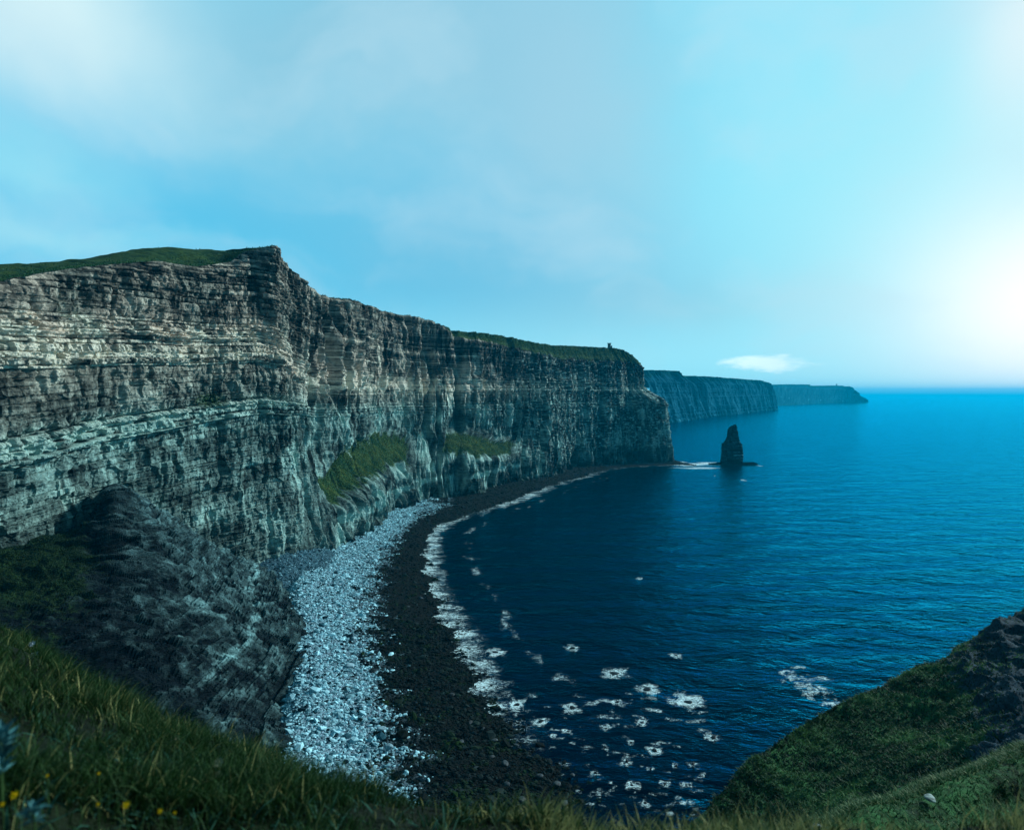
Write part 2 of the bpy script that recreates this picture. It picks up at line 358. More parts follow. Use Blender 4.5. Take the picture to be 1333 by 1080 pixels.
Ss = z+.06*(b-280)+2.0*noise2(b/40, z/30, 98); Lp = np.floor(Ss/2.2); Lq = np.floor(Ss/.9)
bk = 4+7*hf(Lp, seed=95); hp = hf(Lp, np.floor((b*.8-a*.6)/bk+hf(Lp, seed=97)*9), seed=96); hq = hf(Lq, np.floor((b*.8-a*.6)/2.2+hf(Lq, seed=94)*9), seed=93)
al2 = b*.8-a*.6
d = 6.0*fbm(a/36, b/36, 4, 101)+5.5*ridged(al2/24+.4*noise2(a/20, z/20, 99), z/90, 3, 102)+2.2*ridged(al2/7, z/40, 3, 92)+3.0*(hp-.5)+1.3*(hq-.5)+2.4*fbm(a/6, b/6, 5, 103)
uu = np.linspace(0, 1, 760)[None, :]; vv = np.linspace(0, 1, 560)[:, None]
kn = np.exp(-((uu-.485)/.035)**2-((vv-.17)/.06)**2); d = d*(.25+.75*sm(0, .3, vv))+2.0*kn*(1+.5*ridged(a/6, z/6, 2, 104))
slab = sm(.5, .64, uu)*sm(.95, .72, uu)*sm(.3, .5, vv)*sm(.95, .7, vv)
d = d*(1-.35*slab)*(.3+.7*sm(0, .1, 1-uu))
Q = Q+nrm*d[..., None]
bandl = np.exp(-((Ss-17.5)/1.3)**4)+.5*np.exp(-((Ss-31)/.8)**4)+.4*np.exp(-((Ss-9)/.7)**4)
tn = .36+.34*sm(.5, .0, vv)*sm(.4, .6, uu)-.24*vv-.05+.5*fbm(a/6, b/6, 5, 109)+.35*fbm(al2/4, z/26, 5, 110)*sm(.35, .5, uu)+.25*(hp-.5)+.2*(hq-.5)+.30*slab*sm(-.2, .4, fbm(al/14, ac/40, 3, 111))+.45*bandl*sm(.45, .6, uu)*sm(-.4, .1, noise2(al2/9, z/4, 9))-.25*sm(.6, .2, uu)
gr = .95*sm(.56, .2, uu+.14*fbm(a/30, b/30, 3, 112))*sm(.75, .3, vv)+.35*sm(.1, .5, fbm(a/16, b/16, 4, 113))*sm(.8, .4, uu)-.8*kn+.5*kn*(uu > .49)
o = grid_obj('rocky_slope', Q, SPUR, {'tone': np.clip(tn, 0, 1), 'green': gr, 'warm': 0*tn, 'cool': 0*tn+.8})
tag(o, 'dark rocky spur with grassy crest and knoll below the near wall', None, None, 'structure')

# ------------------------------------------------------------------ beach
foot = [(345, 1180, 6), (365, 1070, 6), (380, 990, 6), (398, 890, 6), (396, 820, 6), (396, 760, 7), (420, 715, 6), (462, 688, 6), (508, 667, 6), (528, 648, 5), (575, 648, 5), (618, 643, 4), (640, 630, 3.5), (675, 621, 3.2), (720, 614, 2.6), (760, 605, 2), (820, 601, 2), (880, 599, 1)]
bnd = [(500, 1180, 3), (500, 1080, 3), (503, 1000, 3), (490, 930, 3), (476, 862, 3), (474, 800, 3), (482, 745, 3), (506, 706, 3), (532, 680, 3), (552, 665, 2.6), (590, 657, 2.4), (630, 649, 2), (655, 640, 2), (690, 628, 1.8), (735, 618, 1.2), (775, 608, 1), (825, 604, 1), (890, 602, .6)]
wat = [(820, 1180, .1), (760, 1080, .1), (706, 1000, .1), (640, 930, .1), (604, 872, .1), (578, 815, .1), (560, 765, .1), (552, 722, .1), (562, 690, .1), (590, 676, .1), (625, 664, .1), (655, 654, .1), (680, 645, .1), (715, 632, .1), (758, 620, .1), (790, 611, .1), (835, 606.5, .1), (905, 605, 0)]
Fo = np.array([S(*p) for p in foot]); Bo = np.array([S(*p) for p in bnd]); Wo = np.array([S(*p) for p in wat])
inl = Fo+(Fo-Bo)*.35; inl[:, 2] = 1.5
outw = Wo+(Wo-Bo)*.6; outw[:, 2] = -2.4
out2 = Wo+(Wo-Bo)*1.6; out2[:, 2] = -6
Bg = cr(cr(np.array([inl, Fo, Bo, Wo, outw, out2]), 260, 0), 900, 1)
Bg[..., 2] += .35*fbm(Bg[..., 0]/5, Bg[..., 1]/5, 3, 120)*1.5
bv = np.linspace(0, 5, 260)[:, None]*np.ones((1, 900)); bu = np.ones((260, 1))*np.linspace(0, 17, 900)
lightz = sm(2.35, 1.7, bv+.6*fbm(Bg[..., 0]/9, Bg[..., 1]/9, 4, 121))*sm(10.2, 8.8, bu+.8*noise2(Bg[..., 0]/12, Bg[..., 1]/12, 122))
def beach_mat():
    s = N('shingle'); l = s.attr('light'); pos = s.n('ShaderNodeNewGeometry').outputs['Position']
    n = s.noise(1.2, 5, .7, pos); v = s.n('ShaderNodeTexVoronoi', {'Vector': pos, 'Scale': 1.6}).outputs[0]
    cl_ = s.mix(s.ramp(n, .35, .65), (.05, .10, .14), (.30, .48, .58)); cd = s.mix(n, (.0005, .0012, .0014), (.002, .004, .003))
    b = s.n('ShaderNodeBsdfPrincipled', {'Base Color': s.mix(l, cd, cl_), 'Roughness': .9, 'Specular IOR Level': .1,
        'Normal': s.n('ShaderNodeBump', {'Strength': 1.0, 'Distance': .4, 'Height': v}).outputs[0]})
    return s.out(b.outputs[0])
o = grid_obj('beach', Bg, beach_mat(), {'light': lightz}, True)
tag(o, 'curved shingle beach, pale inland and dark by the water', None, None, 'structure')

# stones ---------------------------------------------------------
def ico():
    p = (1+5**.5)/2
    v = np.array([(-1, p, 0), (1, p, 0), (-1, -p, 0), (1, -p, 0), (0, -1, p), (0, 1, p), (0, -1, -p), (0, 1, -p), (p, 0, -1), (p, 0, 1), (-p, 0, -1), (-p, 0, 1)], float)
    v /= np.linalg.norm(v[0])
    f = np.array([(0, 11, 5), (0, 5, 1), (0, 1, 7), (0, 7, 10), (0, 10, 11), (1, 5, 9), (5, 11, 4), (11, 10, 2), (10, 7, 6), (7, 1, 8), (3, 9, 4), (3, 4, 2), (3, 2, 6), (3, 6, 8), (3, 8, 9), (4, 9, 5), (2, 4, 11), (6, 2, 10), (8, 6, 7), (9, 8, 1)])
    return v, f
IV, IF = ico()
def stones(name, pos, r, tone, tint, mat):
    n = len(pos); th = rng.uniform(0, 6.28, n); til = rng.normal(0, .25, (n, 2))
    sc = np.stack([r*rng.uniform(.8, 1.5, n), r*rng.uniform(.6, 1.1, n), r*rng.uniform(.35, .75, n)], 1)
    V = IV[None]*(1+rng.normal(0, .13, (n, 12, 1)))*sc[:, None, :]
    V[..., 2] += V[..., 0]*til[:, :1]+V[..., 1]*til[:, 1:]
    c, s_ = np.cos(th)[:, None], np.sin(th)[:, None]
    X = V[..., 0]*c-V[..., 1]*s_; Y = V[..., 0]*s_+V[..., 1]*c
    V = np.stack([X, Y, V[..., 2]], 2)+pos[:, None, :]
    Fa = IF[None]+(np.arange(n)*12)[:, None, None]
    return mesh_obj(name, V.reshape(-1, 3), Fa.reshape(-1, 3), mat, {'tone': np.repeat(tone, 12), 'tint': np.repeat(tint, 12)})
def sample(grid, n, w):
    nv, nu = grid.shape[:2]
    cr_ = np.linalg.norm(np.cross(grid[:-1, 1:]-grid[:-1, :-1], grid[1:, :-1]-grid[:-1, :-1]), axis=2)*w[:-1, :-1]
    p = (cr_/cr_.sum()).ravel(); k = rng.choice(len(p), n, p=p); i, j = k//(nu-1), k % (nu-1)
    a, b = rng.random(n)[:, None], rng.random(n)[:, None]
    pts = grid[i, j]*(1-a)*(1-b)+grid[i, j+1]*a*(1-b)+grid[i+1, j]*(1-a)*b+grid[i+1, j+1]*a*b
    return pts, i, j
near = (bu > .6)*1.0
w = lightz*near*(bv > .1)
pts, i, j = sample(Bg, 60000, w); r = np.clip(rng.lognormal(-1.15, .55, len(pts)), .15, 2.2)
pts[:, 2] += r*.12
o = stones('pale_stones', pts, r, np.clip(rng.normal(.55, .3, len(pts)), 0, 1), (rng.random(len(pts)) < .13)*1.0, PALE)
tag(o, 'countless pale sea-rounded stones covering the upper beach', 'stones', None, 'stuff')
w = (1-lightz)*near*(bv > .8)*(bv < 4.2)*(1-.85*sm(3.05, 3.9, bv))*(1+2*(bu < 5))
pts, i, j = sample(Bg, 42000, w); r = np.clip(rng.lognormal(-1.0, .55, len(pts)), .2, 2.6)
pts[:, 2] += r*.1
near_ = sm(5.5, 1.5, bu[i, j])
o = stones('dark_stones', pts, r, np.clip(rng.beta(.7, 6, len(pts))+.25*near_*(rng.random(len(pts)) < .25), 0, 1), np.clip(sm(-.1, .4, fbm(pts[:, 0]/9, pts[:, 1]/9, 3, 130))*.9*(rng.random(len(pts))), 0, 1), DARK)
tag(o, 'countless dark weed-covered stones of the lower shore', 'stones', None, 'stuff')

# individual boulders
def boulder_mesh(seed, sub=3, flat=.6):
    import bmesh
    bm = bmesh.new(); bmesh.ops.create_icosphere(bm, subdivisions=sub, radius=1)
    co = np.array([v.co for v in bm.verts]); rr = np.random.default_rng(seed)
    pl = rr.normal(size=(9, 3)); pl /= np.linalg.norm(pl, axis=1, keepdims=True); dd = rr.uniform(.55, .95, 9)
    for n_, d_ in zip(pl, dd):
        t = co@n_; co -= np.maximum(t-d_, 0)[:, None]*n_*.9
    co += .05*np.stack([fbm(co[:, 1]*2+seed, co[:, 2]*2, 3, seed+k) for k in range(3)], 1)
    co[:, 2] *= flat
    for v, c in zip(bm.verts, co): v.co = c
    me = bpy.data.meshes.new('boulder'); bm.to_mesh(me); bm.free(); return me
BOULDER_PALE = plain('boulder_pale', (.22, .36, .42), .85, .35, 1.2)
BOULDER_DARK = plain('boulder_dark', (.045, .06, .068), .6, .5, 1.2)
SEAROCK = plain('sea_rock', (.012, .016, .02), .35, .5, 1.0)
bms = [boulder_mesh(k) for k in range(6)]
bmd = [m.copy() for m in bms]; bsr = [m.copy() for m in bms]
bmr = [m.copy() for m in bms]
for m in bmr: m.materials.append(plain('lichen_rock', (.20, .26, .25), .9, .6, 9.0))
for m in bms: m.materials.append(BOULDER_PALE)
for m in bmd: m.materials.append(BOULDER_DARK)
for m in bsr: m.materials.append(SEAROCK)
def put(name, me, p, size, label, cat, group=None):
    o = bpy.data.objects.new(name, me); C.objects.link(o); o.location = p; o.scale = size
    o.rotation_euler = (random.uniform(-.2, .2), random.uniform(-.2, .2), random.uniform(0, 6.28)); return tag(o, label, cat, group)
pb = [(455, 866, 3.2), (506, 972, 2.6), (442, 1003, 3.4), (432, 758, 2.6), (381, 992, 3.2), (448, 780, 2), (470, 918, 2), (487, 905, 1.8), (415, 900, 2.2), (402, 960, 2.4), (497, 948, 2.4), (432, 890, 2.2), (520, 700, 3), (478, 725, 2.2), (460, 830, 2.2), (425, 940, 1.9)]
for k, (px, py, r) in enumerate(pb):
    put('boulder', bms[k % 6], S(px, py, 4.3), (r*.75, r*.55, r*.55), 'large slabby pale boulder lying among the small stones of the upper beach', 'boulder', 'big boulders on the pale shingle')
db = [(588, 904, 2.2), (658, 993, 2.6), (643, 963, 2.2), (620, 1000, 2), (600, 965, 2.2), (690, 985, 2), (702, 1010, 2.4), (680, 1040, 2.6), (640, 1040, 2.6), (725, 1020, 2.4), (735, 1045, 2.2), (745, 1008, 1.8), (660, 1020, 2), (629, 948, 2), (548, 778, 2.8), (532, 790, 2.4), (500, 835, 2), (612, 940, 1.8), (640, 985, 1.8), (672, 970, 1.6)]
for k, (px, py, r) in enumerate(db):
    put('boulder', bmd[k % 6], S(px, py, 1.0), (r*.62, r*.48, r*.5), 'dark wet boulder standing out of the weedy lower shore', 'boulder', 'dark boulders by the waterline')

# ------------------------------------------------------------------ sea, with foam round rocks and along the shore
rocks = [(800, 876, 22, 8), (843, 896, 18, 9), (893, 913, 24, 13), (745, 921, 15, 9), (704, 938, 13, 7), (672, 917, 14, 11), (645, 849, 15, 7), (928, 959, 15, 6), (803, 913, 10, 5), (836, 940, 10, 5),
         (852, 976, 11, 7), (789, 948, 7, 4), (822, 966, 6, 4), (816, 990, 9, 7), (880, 996, 6, 4), (902, 993, 8, 4), (740, 952, 9, 5), (847, 1000, 7, 4), (866, 1020, 9, 6), (823, 1022, 12, 8), (893, 1022, 9, 5), (788, 972, 6, 4), (917, 1008, 4, 3),
         (745, 843, 12, 5), (880, 853, 10, 4), (720, 958, 7, 4), (775, 1005, 7, 5), (840, 1045, 9, 6)]
foam_spots = [(1030, 880, 9, 4), (1045, 893, 14, 7), (1052, 905, 8, 9), (1068, 884, 18, 4), (1080, 915, 14, 6), (1040, 868, 8, 3), (1090, 920, 8, 4), (832, 752, 8, 1.5), (755, 620, 6, 1.2)]
nth = 1150; th_ = np.radians(np.linspace(-72, 72, nth)); nr = 900
rr_ = 70*(26000/70.)**(np.linspace(0, 1, nr)**1.0)
TH, RR = np.meshgrid(th_, rr_); SXm = RR*np.sin(TH); SYm = RR*np.cos(TH)
k_amp = np.exp(-RR/1800.)
def wave(x, y, lam, ang, amp, sd):
    c, s_ = math.cos(ang), math.sin(ang); p_ = (x*c+y*s_)/lam*6.283+2.2*noise2(x/(lam*3), y/(lam*3), sd)
    return amp*np.sin(p_)*(.4+.6*sm(-.5, .6, noise2(x/(lam*4)+9, y/(lam*4), sd+1)))
SZ = k_amp*(wave(SXm, SYm, 46, 2.0, .38, 200)+wave(SXm, SYm, 24, 1.6, .22, 203)+wave(SXm, SYm, 12, 2.5, .10, 206)+.22*fbm(SXm/9, SYm/9, 3, 209))
foam = np.zeros_like(SXm)
def add_spot(px, py, wx, wy, hollow, amp):
    global foam
    p = S(px, py, 0); rx_ = wx/F*p[1]; ry_ = wy*p[1]**2/(F*EYE)*1.0
    dx = (SXm-p[0])/rx_; dy = (SYm-p[1])/ry_
    dd = np.sqrt(dx*dx+dy*dy)
    m = dd < 3; dd = dd[m]+1.0*fbm(SXm[m]/(rx_*.9)+px, SYm[m]/(rx_*.7), 4, int(px))
    foam[m] = np.maximum(foam[m], amp*(np.exp(-((dd-.55)/.42)**2) if hollow else sm(1.25, .25, dd)))
for k, s_ in enumerate(rocks): add_spot(*s_, False, float(rng.uniform(.75, 1.0)) if s_[2] > 9 else .7)
for s_ in foam_spots: add_spot(*s_, False, .62)
for k in range(170):
    px_ = rng.uniform(690, 920); py_ = rng.uniform(900, 1060); add_spot(px_, py_, rng.uniform(3, 15), rng.uniform(1, 3.5), False, rng.uniform(.2, .6))
for k in range(40):
    t_ = rng.random(); add_spot(1022+75*t_+rng.normal(0, 8), 870+50*t_+rng.normal(0, 7), rng.uniform(3, 9), rng.uniform(2, 4), False, rng.uniform(.35, .75))
# shore foam: distance to the waterline, by stretch
WL = cr(Wo, 400, 0); wl_u = np.linspace(0, 17, 400)
amp_u = np.interp(wl_u, [0, 2, 2.8, 3.3, 4, 5, 7, 8.5, 9.2, 10, 10.6, 11, 12.5, 13.2, 14, 14.6, 17], [0, 0, .5, .9, 1, .95, 1, 1, .75, .5, .8, .95, .95, .5, .75, .4, .5])
wid_u = np.interp(wl_u, [0, 3, 4, 5, 6, 7, 8, 9, 11, 12, 17], [6, 14, 19, 20, 15, 18, 18, 16, 24, 24, 14])
m = (RR < 1500) & (RR > 100); sx, sy = SXm[m], SYm[m]; best = np.full(len(sx), 1e9); bi = np.zeros(len(sx), int)
for k in range(0, 400, 2):
    dd = (sx-WL[k, 0])**2+(sy-WL[k, 1])**2; t_ = dd < best; best[t_] = dd[t_]; bi[t_] = k
ds = np.sqrt(best)+ (6+RR[m]*.006)*fbm(sx/11, sy/26, 4, 220)
ff = amp_u[bi]*sm(1.0, .0, np.abs(ds-2)/wid_u[bi])*(.35+.75*sm(-.25, .3, fbm(sx/16, sy/7, 4, 221)))
foam[m] = np.maximum(foam[m], ff)
ff = .55*amp_u[bi]*(sx > WL[bi, 0]-3)*np.exp(-((ds-34-6*noise2(sx/30, sy/40, 222))/5)**2)*sm(-.1, .4, fbm(sx/10, sy/18, 3, 223)); foam[m] = np.maximum(foam[m], ff)
# streak of foam between the headland and the stack
for (px, py, wx, wy, am) in [(900, 604.5, 36, 1.8, 1.3), (905, 609, 30, 1.3, 1.1), (880, 601.5, 14, 1.2, 1.2), (925, 602.5, 18, 1.1, 1.2), (968, 625, 4, 1, .7), (989, 606, 4, .9, .6), (930, 619, 2, .6, .6)]:
    p = S(px, py, 0); rx_ = wx/F*p[1]; ry_ = wy*p[1]**2/(F*EYE)
    d2 = ((SXm-p[0])/rx_)**2+((SYm-p[1]+6*noise2(SXm/25, SYm/60, 230))/ry_)**2; foam = np.maximum(foam, am*np.exp(-d2**1.5))
def sea_material():
    s = N('sea_water'); pos = s.n('ShaderNodeNewGeometry').outputs['Position']; foam_ = s.attr('foam')
    mp = s.n('ShaderNodeMapping', {0: pos, 2: (0, 0, .35), 3: (.55, 1, 1)}).outputs[0]
    n1 = s.noise(.045, 4, .55, mp, .6); n2 = s.noise(.22, 4, .6, mp, .4); n3 = s.noise(1.1, 3, .6, mp)
    h = s.math('ADD', s.math('MULTIPLY', n1, 4.0), s.math('ADD', s.math('MULTIPLY', n2, 1.5), s.math('MULTIPLY', n3, .28)))
    bmp = s.n('ShaderNodeBump', {'Strength': 1.0, 'Distance': 1.0, 'Height': h}).outputs[0]
    cp = s.noise(.012, 3, .5, mp)
    wc = s.mix(s.ramp(cp, .35, .65), (.0002, .002, .008), (.0004, .004, .014))
    df = s.n('ShaderNodeBsdfDiffuse', {'Color': wc})
    gs = s.n('ShaderNodeBsdfGlossy', {'Color': (.012, .64, .98, 1), 'Roughness': .10, 'Normal': bmp})
    fr = s.n('ShaderNodeFresnel', {'IOR': 1.27, 'Normal': bmp}).outputs[0]
    fr = s.math('MULTIPLY', s.math('POWER', s.math('MAXIMUM', s.math('SUBTRACT', fr, .016), 0.0), 1.75), 3.4, clamp=True)
    wa = s.n('ShaderNodeMixShader', {0: fr, 1: df.outputs[0], 2: gs.outputs[0]})
    fmap = s.n('ShaderNodeMapping', {0: pos, 3: (.75, 1.25, 1)}).outputs[0]
    f1 = s.noise(.55, 6, .75, fmap, .8); f2 = s.noise(.75, 5, .65, fmap, 1.6); f3 = s.noise(.22, 5, .6, fmap, 1.2)
    lace = s.math('ADD', s.ramp(s.math('ABSOLUTE', s.math('SUBTRACT', f2, .5)), .07, .0), s.ramp(s.math('ABSOLUTE', s.math('SUBTRACT', f3, .5)), .035, .0))
    fm = s.math('ADD', s.math('MULTIPLY', foam_, .95), s.math('MULTIPLY', s.math('SUBTRACT', f1, .5), 2.4))
    fm = s.math('ADD', fm, s.math('MULTIPLY', lace, .6))
    fm = s.math('MULTIPLY', s.ramp(fm, .78, 1.35, smooth=False), s.ramp(foam_, .05, .5))
    fo = s.n('ShaderNodeBsdfPrincipled', {'Base Color': (.72, .97, 1.0, 1), 'Roughness': .7})
    m = s.n('ShaderNodeMixShader', {0: fm, 1: wa.outputs[0], 2: fo.outputs[0]})
    return s.out(m.outputs[0])
o = grid_obj('sea', np.stack([SXm, SYm, SZ], 2), sea_material(), {'foam': foam}, True)
tag(o, 'dark blue sea filling the bay to the horizon', None, None, 'structure')
for k, (px, py, wx, wy) in enumerate(rocks):
    p = S(px, py, 0); r = wx/F*p[1]*.36
    big_ = wx >= 13
    put('sea_rock', bsr[k % 6], (p[0], p[1], -.15), (r, r*.75, .9), 'dark rock awash in the bay ringed by bright white foam' if big_ else 'small dark rock just breaking the surface with a scrap of foam', 'sea rock', 'rocks ringed with foam off the beach' if big_ else 'small rocks awash off the beach')

# ------------------------------------------------------------------ sea stack
def ring_rock(name, prof, yd, depth_ratio, mat, seed, rows=220, seg_=260, amp=1.0):
    """prof: list of (z, xl, xr) in metres; yd: depth of its axis"""
    p = np.array(prof, float); zz = np.linspace(p[0, 0], p[-1, 0], rows)
    xl = np.interp(zz, p[:, 0], p[:, 1]); xr = np.interp(zz, p[:, 0], p[:, 2])
    th = np.linspace(0, 2*math.pi, seg_, endpoint=True)
    c, s_ = np.cos(th), np.sin(th); pw = .62
    ex, ey = np.sign(c)*np.abs(c)**pw, np.sign(s_)*np.abs(s_)**pw
    cx_, hw = (xl+xr)/2, (xr-xl)/2
    zz2 = zz[:, None]*np.ones((1, seg_)); hd = np.minimum(hw*depth_ratio, 40)
    u_ = th*12; Uu = np.broadcast_to(np.minimum(u_, u_[-1]-u_)*1.0, zz2.shape)
    Ls = np.floor(zz2/2.6+.3*noise2(Uu/9, zz2/9, seed)); hbk = hf(Ls, np.floor(Uu/5+hf(Ls, seed=seed+1)*9), seed=seed+2)
    dn = amp*(1.6*(hbk-.5)+1.5*fbm(Uu/8, zz2/14, 4, seed+3))
    X = cx_[:, None]+ex*(hw[:, None]+dn*np.minimum(1, hw[:, None]/4)); Y = yd+ey*(hd[:, None]+dn*np.minimum(1, hw[:, None]/4))
    P_ = np.stack([X, Y, zz2], 2)
    P_ = np.concatenate([P_, np.broadcast_to(np.array([cx_[-1], yd, zz[-1]+.2]), (1, seg_, 3))], 0)
    return P_, np.r_[hbk, hbk[-1:]], Uu, zz2
yS = S(952, 604, 0)[1]
zof = lambda py: W(952, py, yS)[2]; xof = lambda px: W(px, 590, yS)[0]
prof = [(-4, 936, 967), (0, 938, 966.5), (zof(598), 939.5, 966), (zof(590), 940.5, 965.8), (zof(583), 939.7, 965.5), (zof(580), 940.5, 964.5), (zof(577.5), 941.5, 964.5), (zof(576.5), 943, 963), (zof(573), 945, 961.5), (zof(568), 946.5, 960.5), (zof(563), 946.3, 959.5), (zof(560), 947.5, 958.8), (zof(556), 950, 958), (zof(554), 953, 957.8), (zof(552.6), 955.5, 957.3)]
prof = [(z_, xof(l), xof(r)) for z_, l, r in prof]
P_, hbk, Uu, zz2 = ring_rock('sea_stack', prof, yS, .75, ROCK, 300)
tn = .16+.3*(hbk-.5)+.0*hbk
zz3 = np.r_[zz2, zz2[-1:]]; Xr = P_[..., 0]
lay = np.exp(-((zz3-16)/1.3)**4)+.8*np.exp(-((zz3-21)/1)**4)+.7*np.exp(-((zz3-31)/.9)**4)+.5*np.exp(-((zz3-37)/.9)**2)+.6*np.exp(-((zz3-11)/.8)**2)
tn = tn+.75*lay*sm(xof(950), xof(953), Xr)*sm(-.3, .1, fbm(Xr/5, zz3/3, 3, 310)); tn -= .25*sm(8, 3, zz3)
stk = empty('sea_stack', (xof(952), yS, 0)); tag(stk, 'tall dark rock pillar standing alone in the sea off the headland', 'sea stack')
DARKROCK = rock_material('dark_sea_rock', hi=(.42, .46, .46), lo=(.001, .005, .009), wt=(.2, .2, .2), spec=.0)
def child(o, par):
    o.parent = par; o.location = -par.location; return o
child(grid_obj('rock_column', P_, DARKROCK, {'tone': np.clip(tn, 0, 1), 'green': 0*tn, 'warm': 0*tn, 'cool': 0*tn+1}), stk)
# flat reef at its foot
gx, gy = np.meshgrid(np.linspace(xof(918), xof(991), 260), np.linspace(yS-26, yS+30, 110))
e = 1-((gx-xof(954))/(xof(989)-xof(954)))**2-((gy-yS)/22)**2
hz = 3.4*sm(-.1, .5, e+.5*fbm(gx/12, gy/12, 3, 320))+1.0*fbm(gx/3, gy/3, 3, 321)*sm(-.1, .3, e)-1.6+1.2*sm(xof(965), xof(985), gx)*sm(0, .3, e)
child(grid_obj('reef', np.stack([gx, gy, hz], 2), DARKROCK, {'tone': 0*hz+.08, 'green': 0*hz, 'warm': 0*hz, 'cool': 0*hz+1}), stk)

# shelf of rock at the tip of the headland
gx, gy = np.meshgrid(np.linspace(120, 300, 300), np.linspace(1040, 1160, 120))
cxl = np.interp(gx, [120, 170, 230, 268, 300], [1065, 1092, 1112, 1124, 1130]); e = 1-np.abs(gy-cxl)/20-sm(262, 292, gx)*1.2
hz = 2.6*sm(-.1, .6, e+.5*fbm(gx/10, gy/8, 3, 330))-1.0+.5*fbm(gx/3, gy/3, 2, 331)
o = grid_obj('rock_shelf', np.stack([gx, gy, hz], 2), DARKROCK, {'tone': 0*hz+.15, 'green': 0*hz, 'warm': 0*hz, 'cool': 0*hz+1}); tag(o, 'low dark wave-cut shelf at the foot of the far end of the cliff', None, None, 'structure')

# ------------------------------------------------------------------ far headlands
def headland(name, rim, base, seed, label, depth=900):
    rim = np.array([W(*p) for p in rim]); base = np.array([[*S(px, py, 0)[:2], -3] for px, py in base])
    n = 900; R_ = cr(rim, n, 0); B_ = cr(base, n, 0)
    L_ = np.r_[0, np.cumsum(np.hypot(*np.diff(B_[:, :2], axis=0).T))]
    R_[:, 2] += 2.5*fbm(L_/60, L_*0, 3, seed+9)
    tx, ty = np.gradient(smooth1(B_[:, 0], 60)), np.gradient(smooth1(B_[:, 1], 60)); tl = np.hypot(tx, ty); nx, ny = ty/tl, -tx/tl
    t = np.linspace(0, 1, 120)[:, None]; g = .6*t+.4*sm(.75, 1, t)
    U_ = np.broadcast_to(L_, (120, n)); Zc = -3+t*(R_[:, 2]+3)
    Dd = 45*ridged(U_/420, Zc/900, 2, seed)+22*ridged(U_/110, Zc/400, 3, seed+1)+5*fbm(U_/25, Zc/30, 4, seed+2)+3*(hf(np.floor(Zc/9), seed=seed+3)-.5)
    X = B_[:, 0]+(R_[:, 0]-B_[:, 0])*g+nx*Dd; Y = B_[:, 1]+(R_[:, 1]-B_[:, 1])*g+ny*Dd
    q = np.linspace(0, 1, 16)[1:, None]*depth
    X2 = X[-1]-q*.9; Y2 = Y[-1]+q*.45; Z2 = Zc[-1]+0*q-2*q/depth*8
    Pp = np.stack([np.r_[X, X2], np.r_[Y, Y2], np.r_[Zc, Z2]], 2)
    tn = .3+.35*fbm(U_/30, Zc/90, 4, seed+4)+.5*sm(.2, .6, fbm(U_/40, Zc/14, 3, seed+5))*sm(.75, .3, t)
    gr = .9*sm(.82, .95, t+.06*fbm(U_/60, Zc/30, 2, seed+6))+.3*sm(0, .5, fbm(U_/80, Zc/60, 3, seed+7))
    one = np.ones_like(X2)
    o = grid_obj(name, Pp, FAR_HAZED, {'tone': np.clip(np.r_[tn, .3*one], 0, 1), 'green': np.r_[gr, one], 'warm': np.zeros((120+15, n))})
    return tag(o, label, None, None, 'structure')
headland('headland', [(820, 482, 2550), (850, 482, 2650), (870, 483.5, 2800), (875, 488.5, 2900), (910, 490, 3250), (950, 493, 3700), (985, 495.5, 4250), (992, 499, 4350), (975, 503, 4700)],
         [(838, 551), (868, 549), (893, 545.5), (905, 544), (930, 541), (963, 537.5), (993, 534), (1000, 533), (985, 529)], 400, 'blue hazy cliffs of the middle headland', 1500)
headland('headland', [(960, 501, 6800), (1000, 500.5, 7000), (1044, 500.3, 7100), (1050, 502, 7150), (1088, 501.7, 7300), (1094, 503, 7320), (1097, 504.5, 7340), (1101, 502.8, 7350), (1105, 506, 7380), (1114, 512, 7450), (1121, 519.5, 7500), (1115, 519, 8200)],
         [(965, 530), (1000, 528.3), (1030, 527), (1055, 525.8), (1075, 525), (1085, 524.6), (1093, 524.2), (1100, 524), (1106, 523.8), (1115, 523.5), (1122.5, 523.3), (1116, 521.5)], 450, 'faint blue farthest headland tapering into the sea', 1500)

# ------------------------------------------------------------------ towers
STONE = plain('grey_stone', (.16, .19, .20), .9, .35, .8); HOLE = plain('dark_opening', (.01, .012, .015), .9, .1)
def prism_ring(n, r0, r1, z0, z1, cx=0, cy=0):
    th = np.linspace(0, 2*math.pi, n, endpoint=False)
    lo = np.stack([cx+r0*np.cos(th), cy+r0*np.sin(th), 0*th+z0], 1); hi = np.stack([cx+r1*np.cos(th), cy+r1*np.sin(th), 0*th+z1], 1)
    i = np.arange(n); jn = (i+1) % n
    return np.r_[lo, hi], np.stack([i, jn, jn+n, i+n], 1)
def box_np(x0, x1, y0, y1, z0, z1):
    V = np.array([(x, y, z_) for z_ in (z0, z1) for y in (y0, y1) for x in (x0, x1)], float)
    return V, np.array([(0, 2, 3, 1), (4, 5, 7, 6), (0, 1, 5, 4), (2, 6, 7, 3), (0, 4, 6, 2), (1, 3, 7, 5)])
def join(parts):
    V, Fc, n = [], [], 0
    for v, f in parts: V.append(v); Fc.append(f+n); n += len(v)
    return np.concatenate(V), np.concatenate(Fc)
